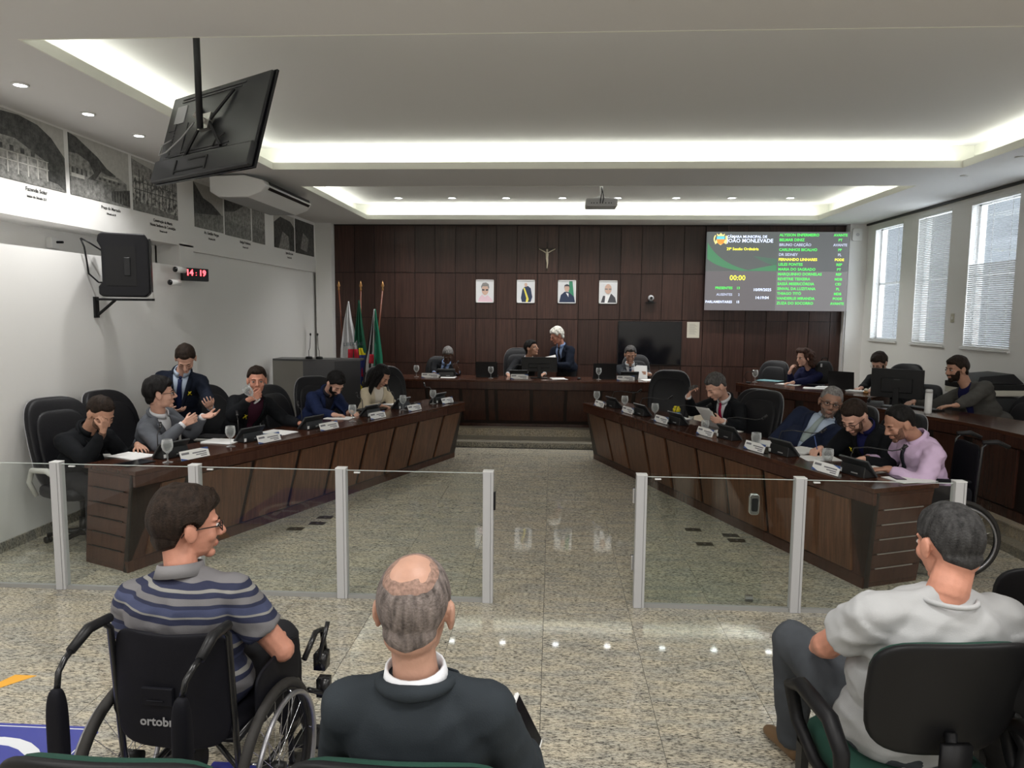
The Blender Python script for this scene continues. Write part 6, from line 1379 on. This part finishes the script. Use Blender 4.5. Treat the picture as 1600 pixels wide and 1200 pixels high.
person('man in black suit and maroon shirt drinking from a glass', (-3.36,7.22,.56), (-3.05,7.08,1.075), (-2.985,7.0,1.235), (.42,-.90,-.05), (.80,-.60),
    {1: H((-2.93,6.68,1.09), n=(.1,.9,.3), d=(.75,.30,.40), c=(.6,.7,.8,.9), t=.9), -1: H((-2.56,7.05,.80), n=(0,0,-1), d=(.8,-.6,-.05), c=(.2,.25,.3,.3))},
    dict(kind='jacket', m=c_black, shirt=c_maroon, pin=.09, cuff=False, vw=.12, vd=.42), 'darkbrown', 'red', style='crew', g=1.22, hs=1.13, hthick=.013, elbow={1: (-.3,-.6,-.8), -1: (.2,.4,-.8)}, legs=seatlegs((-3.36,7.22), LF))
person('bearded man in navy blazer writing at the left desk', (-2.95,8.35,.56), (-2.63,8.18,1.00), (-2.50,8.03,1.115), (.58,-.45,-.66), (.82,-.57),
    {1: H((-2.42,7.74,.795), d=(.85,.25,-.1), c=(.7,.8,.8,.9), t=.8), -1: H((-2.30,7.98,.795), d=(.75,-.6,-.1), c=(.6,.7,.8,.8), t=.7)},
    dict(kind='jacket', m=c_blue, shirt=c_dkshirt, pin=.08, cuff=False), 'black', 'fair', style='full', g=1.15, hs=1.13, hthick=.016, eyes='closed', beard=('black', .006), legs=seatlegs((-2.95,8.35), LF))
def longhair(pts_extra, cname):
    def fn(t, Mh, off, hm):
        m = MB(); m.ell((0,-.022,.040), (.090,.110,.098), 22, 14, Mh)
        for a, b, r0, r1 in pts_extra: m.cap(Mh @ V(a), Mh @ V(b), r0, r1, 12)
        me = remeshed(m, .008, 2)
        iM = Mh.inverted(); bm = bmesh.new(); bm.from_mesh(me)
        for v in bm.verts:
            p = iM @ v.co
            q = noise.noise(V((p.x*70, p.y*70, p.z*12))); v.co += v.normal*.005*q
            if p.y > .035 and abs(p.x) < .062 and p.z < .078: v.co -= (Mh.to_3x3() @ V((0, 1, 0)))*(.06)
        bm.to_mesh(me); bm.free(); put(me, 'long_hair', hm, t, off)
    return fn
lh = [((q*.075,-.02,.03), (q*.085,.0,-.12), .036, .036) for q in (-1, 1)]+[((q*.085,.0,-.12), (q*.075,.045,-.27), .036, .018) for q in (-1, 1)]+[((q*.04,-.075,.0), (q*.05,-.08,-.22), .05, .03) for q in (-1, 1)]+[((q*.068,.04,.06), (q*.082,.05,-.10), .020, .020) for q in (-1, 1)]
person('woman with long black hair and cream jacket reading at the left desk', (-2.45,9.12,.56), (-2.24,8.98,.985), (-2.17,8.90,1.13), (.74,-.30,-.60), (.78,-.62),
    {1: H((-2.10,8.55,.80), d=(.8,.1,-.1), c=(.4,.4,.5,.5)), -1: H((-1.95,8.82,.80), d=(.7,-.7,-.1), c=(.4,.4,.5,.5))},
    dict(kind='jacket', m=c_cream, shirt=c_blouse, collar=False, cuff=False, lapel=False, vw=.10), 'black', 'tan', style='none', g=1.0, hs=1.1, eyes='closed', female=True, sw=.155, hairextra=longhair(lh, 'black'), brow='black', legs=seatlegs((-2.45,9.12), LF))
# bench
person('grey-haired dark-skinned man in black suit bent over papers at the bench', (-1.90,12.0,.75), (-1.78,11.82,1.10), (-1.735,11.72,1.235), (.10,-.80,-.58), (.1,-1),
    {1: H((-1.90,11.30,.965), d=(.4,-.6,-.1), c=(.4,.4,.5,.5)), -1: H((-1.50,11.28,.985), n=(.2,.5,-.5), d=(-.2,-.3,.5), c=(.3,.3,.4,.4))},
    dict(kind='jacket', m=c_black, shirt=c_lblue, tie=t_dark, pin=.06), 'grey', 'dark', style='crew', g=1.1, hs=1.1, fz=.19, hthick=.010, eyes='closed', brow='grey', legs=seatlegs((-1.9,12.0), (0,-1), .19))
person('young man in black jacket and open white shirt looking up at the bench', (-.50,12.05,.75), (-.40,11.90,1.19), (-.345,11.80,1.355), (.82,-.50,.22), (.15,-1),
    {1: H((-.72,11.42,.96), c=(.3,.3,.4,.4), d=(.3,-.8,-.1)), -1: H((-.12,11.45,.97), c=(.3,.3,.4,.4), d=(-.5,-.8,-.1))},
    dict(kind='jacket', m=c_charc if False else cloth_m('charcoal_jacket', (.018,.019,.022)), shirt=c_white, vw=.11), 'black', 'tan', style='full', g=1.08, hs=1.12, fz=.19, hthick=.014, legs=seatlegs((-.5,12.05), (0,-1), .19))
person('standing white-haired man in dark suit and blue shirt behind the bench', (.26,12.25,1.0), (.15,12.15,1.40), (.075,12.10,1.56), (-.84,-.34,-.32), (-.62,-.78),
    {1: H((.00,12.02,1.10), d=(-.8,-.4,.0), n=(.2,-.2,.9), c=(.5,.5,.6,.6)), -1: H((.05,11.83,1.09), d=(-.9,-.1,.1), n=(0,.3,.9), c=(.4,.4,.5,.5))},
    dict(kind='jacket', m=c_navyk, shirt=c_lblue, tie=t_dark, pin=.09, vd=.50, vw=.09), 'white', 'red', style='full', g=1.12, hs=1.12, fz=.19, hthick=.020, eyes='closed', belly=1.1, glasses='thin', brow='lightgrey', legs={-1: ((.30,12.18,.62), (.32,12.30,.275)), 1: ((.14,12.30,.62), (.14,12.42,.275))})
person('man in charcoal suit and glasses reading into a microphone at the bench', (1.30,12.05,.75), (1.29,11.88,1.115), (1.285,11.80,1.27), (-.05,-.95,-.30), (0,-1),
    {1: H((1.22,11.34,.975), n=(.3,.5,-.2), d=(.5,-.3,.1), c=(.4,.5,.5,.6)), -1: H((1.56,11.36,.985), n=(-.5,.4,-.2), d=(-.6,-.3,.1), c=(.4,.5,.5,.6))},
    dict(kind='jacket', m=c_char, shirt=c_white, tie=t_navy), 'saltpepper', 'tan', style='short', g=1.18, hs=1.12, fz=.19, hthick=.016, glasses='thin', eyes='closed', legs=seatlegs((1.3,12.05), (0,-1), .19))
# right desk
person('man in black suit and red tie resting his forehead on his hand', (2.12,8.05,.56), (1.90,7.88,1.025), (1.775,7.77,1.17), (-.74,-.32,-.58), (-.85,-.52),
    {1: H((1.50,7.86,1.05), n=(.6,-.1,.2), d=(.30,-.12,.9), c=(.7,.7,.8,.9), t=.8), -1: H((1.78,7.40,.85), n=(.1,.6,.2), d=(-.75,.25,.05), c=(.5,.6,.6,.7), t=.9)},
    dict(kind='jacket', m=c_black, shirt=c_white, tie=t_red, pin=.09, vw=.09), 'saltpepper', 'fair', style='short', g=1.18, hs=1.16, hthick=.011, eyes='closed', elbow={1: (-.7,.3,-.8), -1: (.3,-.6,-.8)}, legs=seatlegs((2.12,8.05), RF))
person('heavy man in navy suit and glasses leaning back, facing the camera', (2.28,6.72,.58), (2.60,6.82,.985), (2.60,6.74,1.135), (-.28,-.95,-.04), (-.62,-.78),
    {1: H((2.02,6.88,.62), d=(-.5,-.5,-.4), c=(.3,.3,.4,.4)), -1: H((2.28,6.34,.62), d=(-.7,-.1,-.3), c=(.3,.3,.4,.4))},
    dict(kind='jacket', m=c_navy, shirt=c_pblue, tie=t_silver, vw=.12, vd=.46), 'grey', 'brown', style='short', g=1.32, hs=1.22, hthick=.008, glasses='thick', beard=('stubbleg', .0012), belly=1.15, sw=.2, legs={-1: ((1.95,6.35,.52), (1.95,6.4,.085)), 1: ((1.85,6.75,.52), (1.85,6.8,.085))}, up=(.25,.05,1))
person('man in black jacket and glasses writing with a blue pen', (2.92,6.30,.56), (2.68,6.14,1.01), (2.53,6.03,1.105), (-.66,-.45,-.62), (-.85,-.52),
    {1: H((2.30,6.14,.815), d=(-.65,-.55,-.1), c=(.8,.8,.9,1.0), t=.9), -1: H((2.50,5.78,.80), d=(-.80,-.2,-.1), c=(.5,.5,.6,.6))},
    dict(kind='jacket', m=c_black, shirt=c_inner, pin=.10, cuff=False, vw=.07, vd=.25), 'darkbrown', 'fair', style='crew', g=1.25, hs=1.18, hthick=.010, glasses='thick', eyes='closed', beard=('stubble', .002), legs=seatlegs((2.92,6.30), RF))
person('man in pink shirt in a wheelchair leaning over the right desk', (2.98,5.66,.58), (2.84,5.62,1.015), (2.68,5.58,1.12), (-.90,-.12,-.42), (-.98,-.1),
    {1: H((2.56,5.84,.80), d=(-.75,-.45,-.1), c=(.25,.25,.3,.35)), -1: H((2.54,5.43,.80), d=(-.90,.15,-.1), c=(.2,.2,.25,.3))},
    dict(kind='shirt', m=c_pink, tie=t_dark, wr=.012), 'black', 'mid', style='receding', g=1.22, hs=1.12, hthick=.010, eyes='closed', beard=('stubbled', .0015), elbow={1: (.1,.6,-.7), -1: (.35,-.75,-.75)}, legs=seatlegs((2.98,5.66), (-1,0), 0, kn=.40))
cb = [((.085*cos(a), -.03+.10*sin(a), z), (.092*cos(a+.3), -.03+.11*sin(a+.3), z-.03), .034, .030) for z in (.05, -.0, -.05, -.085) for a in [pi*k/5+pi for k in range(6)]]+[((.03*k, .045, .095), (.03*k+.01, .02, .115), .030, .030) for k in (-2, -1, 0, 1, 2)]
person('woman in navy sweater with short curly brown hair, hand over her mouth', (4.0,10.88,.75), (3.80,10.72,1.17), (3.69,10.64,1.325), (-.88,-.36,-.12), (-.88,-.48),
    {1: H((3.50,10.66,1.11), n=(.8,.1,.1), d=(.30,-.1,.9), c=(.5,.5,.6,.7), t=.8), -1: H((3.45,10.36,.985), d=(-.8,.1,-.1), c=(.4,.4,.5,.5))},
    dict(kind='sweater', m=c_navysw), 'brown', 'fair', style='none', g=1.08, hs=1.08, fz=.19, female=True, sw=.16, hairextra=longhair(cb, 'brown'), elbow={1: (-.2,.1,-1), -1: (.3,-.5,-.8)}, legs=seatlegs((4.0,10.88), (-.87,-.49), .19))
person('bearded man in glasses and black top behind the staff desk', (4.70,10.12,.75), (4.54,9.98,1.16), (4.43,9.88,1.31), (-.66,-.52,-.50), (-.72,-.69),
    {1: H((4.14,9.72,.985), d=(-.8,-.5,-.1), c=(.4,.4,.5,.5)), -1: H((4.22,9.50,.985), d=(-.9,-.2,-.1), c=(.4,.4,.5,.5))},
    dict(kind='jacket', m=c_black, shirt=cloth_m('grey_shirt', (.22,.23,.25)), vw=.06, vd=.2, lapel=False, cuff=False), 'darkbrown', 'fair', style='full', g=1.05, hs=1.12, fz=.19, hthick=.018, glasses='thin', eyes='closed', beard=('darkbrown', .007), legs=seatlegs((4.70,10.12), (-.72,-.69), .19))
def badge(t, L): pass
person('bearded man in grey cardigan leaning on the side desk', (4.84,8.02,.76), (4.58,8.10,1.20), (4.47,8.10,1.365), (-.97,-.20,-.12), (-.93,-.36),
    {-1: H((4.16,7.62,.985), d=(-.90,.30,-.1), c=(.2,.2,.3,.3)), 1: H((4.10,8.25,.985), d=(-.7,-.5,-.1), c=(.3,.3,.4,.4))},
    dict(kind='jacket', m=c_cardi, shirt=c_inner, lapel=False, collar=False, cuff=False, outer='cardigan', vw=.09, vd=.5, wr=.008), 'darkbrown', 'tan', style='full', g=1.28, hs=1.15, fz=.19, hthick=.014, beard=('darkbrown', .008), elbow={-1: (.6,-.55,-.5), 1: (0,.5,-.8)}, legs=seatlegs((4.84,8.02), (-1,-.2), .19))
# public in the foreground
def stripes():
    m = cloth_m('striped_polo', (.165,.16,.165)); nt = m.node_tree; N = nt.nodes; L = nt.links; b = N['Principled BSDF']
    tc = N.new('ShaderNodeTexCoord'); sp_ = N.new('ShaderNodeSeparateXYZ'); L.new(tc.outputs['Object'], sp_.inputs[0])
    ad = N.new('ShaderNodeMath'); ad.operation = 'MULTIPLY_ADD'; ad.inputs[1].default_value = .10; L.new(sp_.outputs[0], ad.inputs[0]); L.new(sp_.outputs[2], ad.inputs[2])
    mr = N.new('ShaderNodeMapRange'); mr.inputs[1].default_value = .50; mr.inputs[2].default_value = 1.10; L.new(ad.outputs[0], mr.inputs[0])
    g_, n_, l_, d_ = (.170,.165,.172), (.030,.034,.065), (.24,.235,.22), (.060,.070,.13)
    st_ = [(0,g_),(.10,n_),(.15,d_),(.19,g_),(.22,n_),(.27,g_)]
    c = N.new('ShaderNodeValToRGB'); c.color_ramp.interpolation = 'CONSTANT'; e = c.color_ramp.elements
    S_ = [(0,n_),(.07,d_),(.11,n_),(.17,g_),(.245,n_),(.275,l_),(.30,n_),(.345,d_),(.37,n_),(.42,l_),(.445,d_),(.50,n_),(.525,g_),(.61,n_),(.645,l_),(.66,d_),(.70,n_),(.72,g_),(.755,n_),(.785,l_),(.80,n_),(.83,g_)]
    e[0].position = 0; e[0].color = (*S_[0][1],1); e[1].position = S_[1][0]; e[1].color = (*S_[1][1],1)
    for p_, c_ in S_[2:]:
        k = e.new(p_); k.color = (*c_,1)
    L.new(mr.outputs[0], c.inputs[0]); L.new(c.outputs[0], b.inputs['Base Color']); return m
person('man in striped polo shirt and glasses sitting in a wheelchair, head turned right', (-1.30,2.42,.58), (-1.335,2.42,1.010), (-1.325,2.47,1.155), (.80,.60,-.05), (-.02,1),
    {1: H((-1.06,2.68,.60), n=(-.9,0,-.2), d=(-.3,.9,-.1), c=(.5,.5,.6,.6)), -1: H((-1.50,2.78,.64), n=(0,0,-1), d=(.1,.9,-.1), c=(.5,.5,.6,.6))},
    dict(kind='polo', m=stripes(), cm=cloth_m('polo_collar', (.20,.195,.20)), wr=.009, vox=.009), 'darkbrown', 'red', style='full', g=1.22, hs=1.10, hthick=.022, glasses='thick', sw=.180, vox=.0048, elbow={1: (.85,-.45,-.6), -1: (-.6,-.3,-.7)}, legs={-1: ((-1.38,2.84,.56), (-1.36,2.92,.16)), 1: ((-1.14,2.84,.56), (-1.14,2.92,.16))})
person('balding man in dark slate suit seen from behind, holding a white phone', (-.30,1.66,.62), (-.305,1.56,1.105), (-.315,1.60,1.245), (.02,.99,-.10), (0,1),
    {1: H((-.06,1.93,.70), n=(-.5,.2,-.6), d=(-.2,.6,.5), c=(.6,.6,.7,.7), t=.8), -1: H((-.52,1.96,.70), n=(0,0,-1), d=(.4,.8,-.1), c=(.4,.4,.5,.5))},
    dict(kind='jacket', m=c_slate, shirt=c_white, vox=.009, wr=.005, vw=.06), 'thin', 'olive', style='bald', g=1.02, hs=1.10, hthick=.0035, sw=.165, vox=.0045, legs=seatlegs((-.30,1.66), (0,1), kn=.42))
slabthing('mobile_phone', 'white-edged phone held beside the right arm of the balding man', 'phone', (-.065, 1.93, .77), 1.42, (.085,.16,.012), M_white, radians(62))
person('broad man in grey t-shirt and jeans sitting with his leg crossed outwards', (1.22,2.38,.56), (1.235,2.20,1.095), (1.262,2.265,1.225), (-.16,.96,-.20), (-.05,1),
    {1: H((1.40,2.62,.66), n=(0,0,-1), d=(-.5,.8,-.1), c=(.5,.5,.6,.6)), -1: H((1.02,2.64,.70), n=(0,-.2,-.8), d=(.6,.6,-.1), c=(.4,.4,.5,.5))},
    dict(kind='tee', m=c_teegrey, trousers=jeans, wr=.010, vox=.009), 'darkgrey', 'red', style='short', g=1.30, hs=1.04, hthick=.010, sw=.200, vox=.0048, belly=1.1, elbow={1: (.7,-.2,-.7), -1: (-.85,-.35,-.45)}, shoe=(.13,.075,.035), legs={-1: ((1.02,2.90,.60), (1.08,3.02,.085), (-.25,1)), 1: ((1.40,2.90,.55), (1.44,2.78,.085), (0,1))})
fh = [((.03*k, -.09, .02), (.03*k, -.11, -.25), .035, .03) for k in (-2, -1, 0, 1, 2)]+[((-.085,.0,.0), (-.09,-.04,-.22), .035, .028), ((.085,.0,.0), (.09,-.04,-.22), .035, .028)]
person('woman in black with brown hair, cut off by the right edge', (1.70,2.14,.56), (1.64,2.10,1.02), (1.63,2.16,1.17), (-.1,1,-.1), (-.1,1),
    {-1: H((1.60,2.46,.66), n=(0,0,-1), d=(.4,.9,-.1), c=(.4,.4,.5,.5)), 1: H((1.94,2.46,.66), n=(0,0,-1), d=(-.4,.9,-.1), c=(.4,.4,.5,.5))},
    dict(kind='tee', m=cloth_m('black_top', (.010,.010,.011))), 'brown', 'mid', style='none', g=1.05, hs=1.06, female=True, sw=.165, hairextra=longhair(fh, 'brown'), elbow={-1: (-.8,-.3,-.5), 1: (.8,-.3,-.5)}, shoe=(.30,.26,.17), legs={-1: ((1.68,2.58,.54), (1.88,2.90,.085), (.5,.2)), 1: ((1.90,2.58,.54), (2.06,2.86,.085), (.3,1))})
tag(MB().tube([(2.262,6.085,.80), (2.235,6.10,.93)], .004, 8).build('pen', M_blueprint, None, True), 'blue pen held by the writing man', 'pen')
t = dup(gb, (-2.86, 6.70, 1.07), 0, 'stemmed glass lifted to the mouth of the drinking man'); t.rotation_euler = (radians(25), radians(-30), 0)
print('STAT tris', sum(len(o.data.polygons)*2 for o in bpy.data.objects if o.type == 'MESH'))
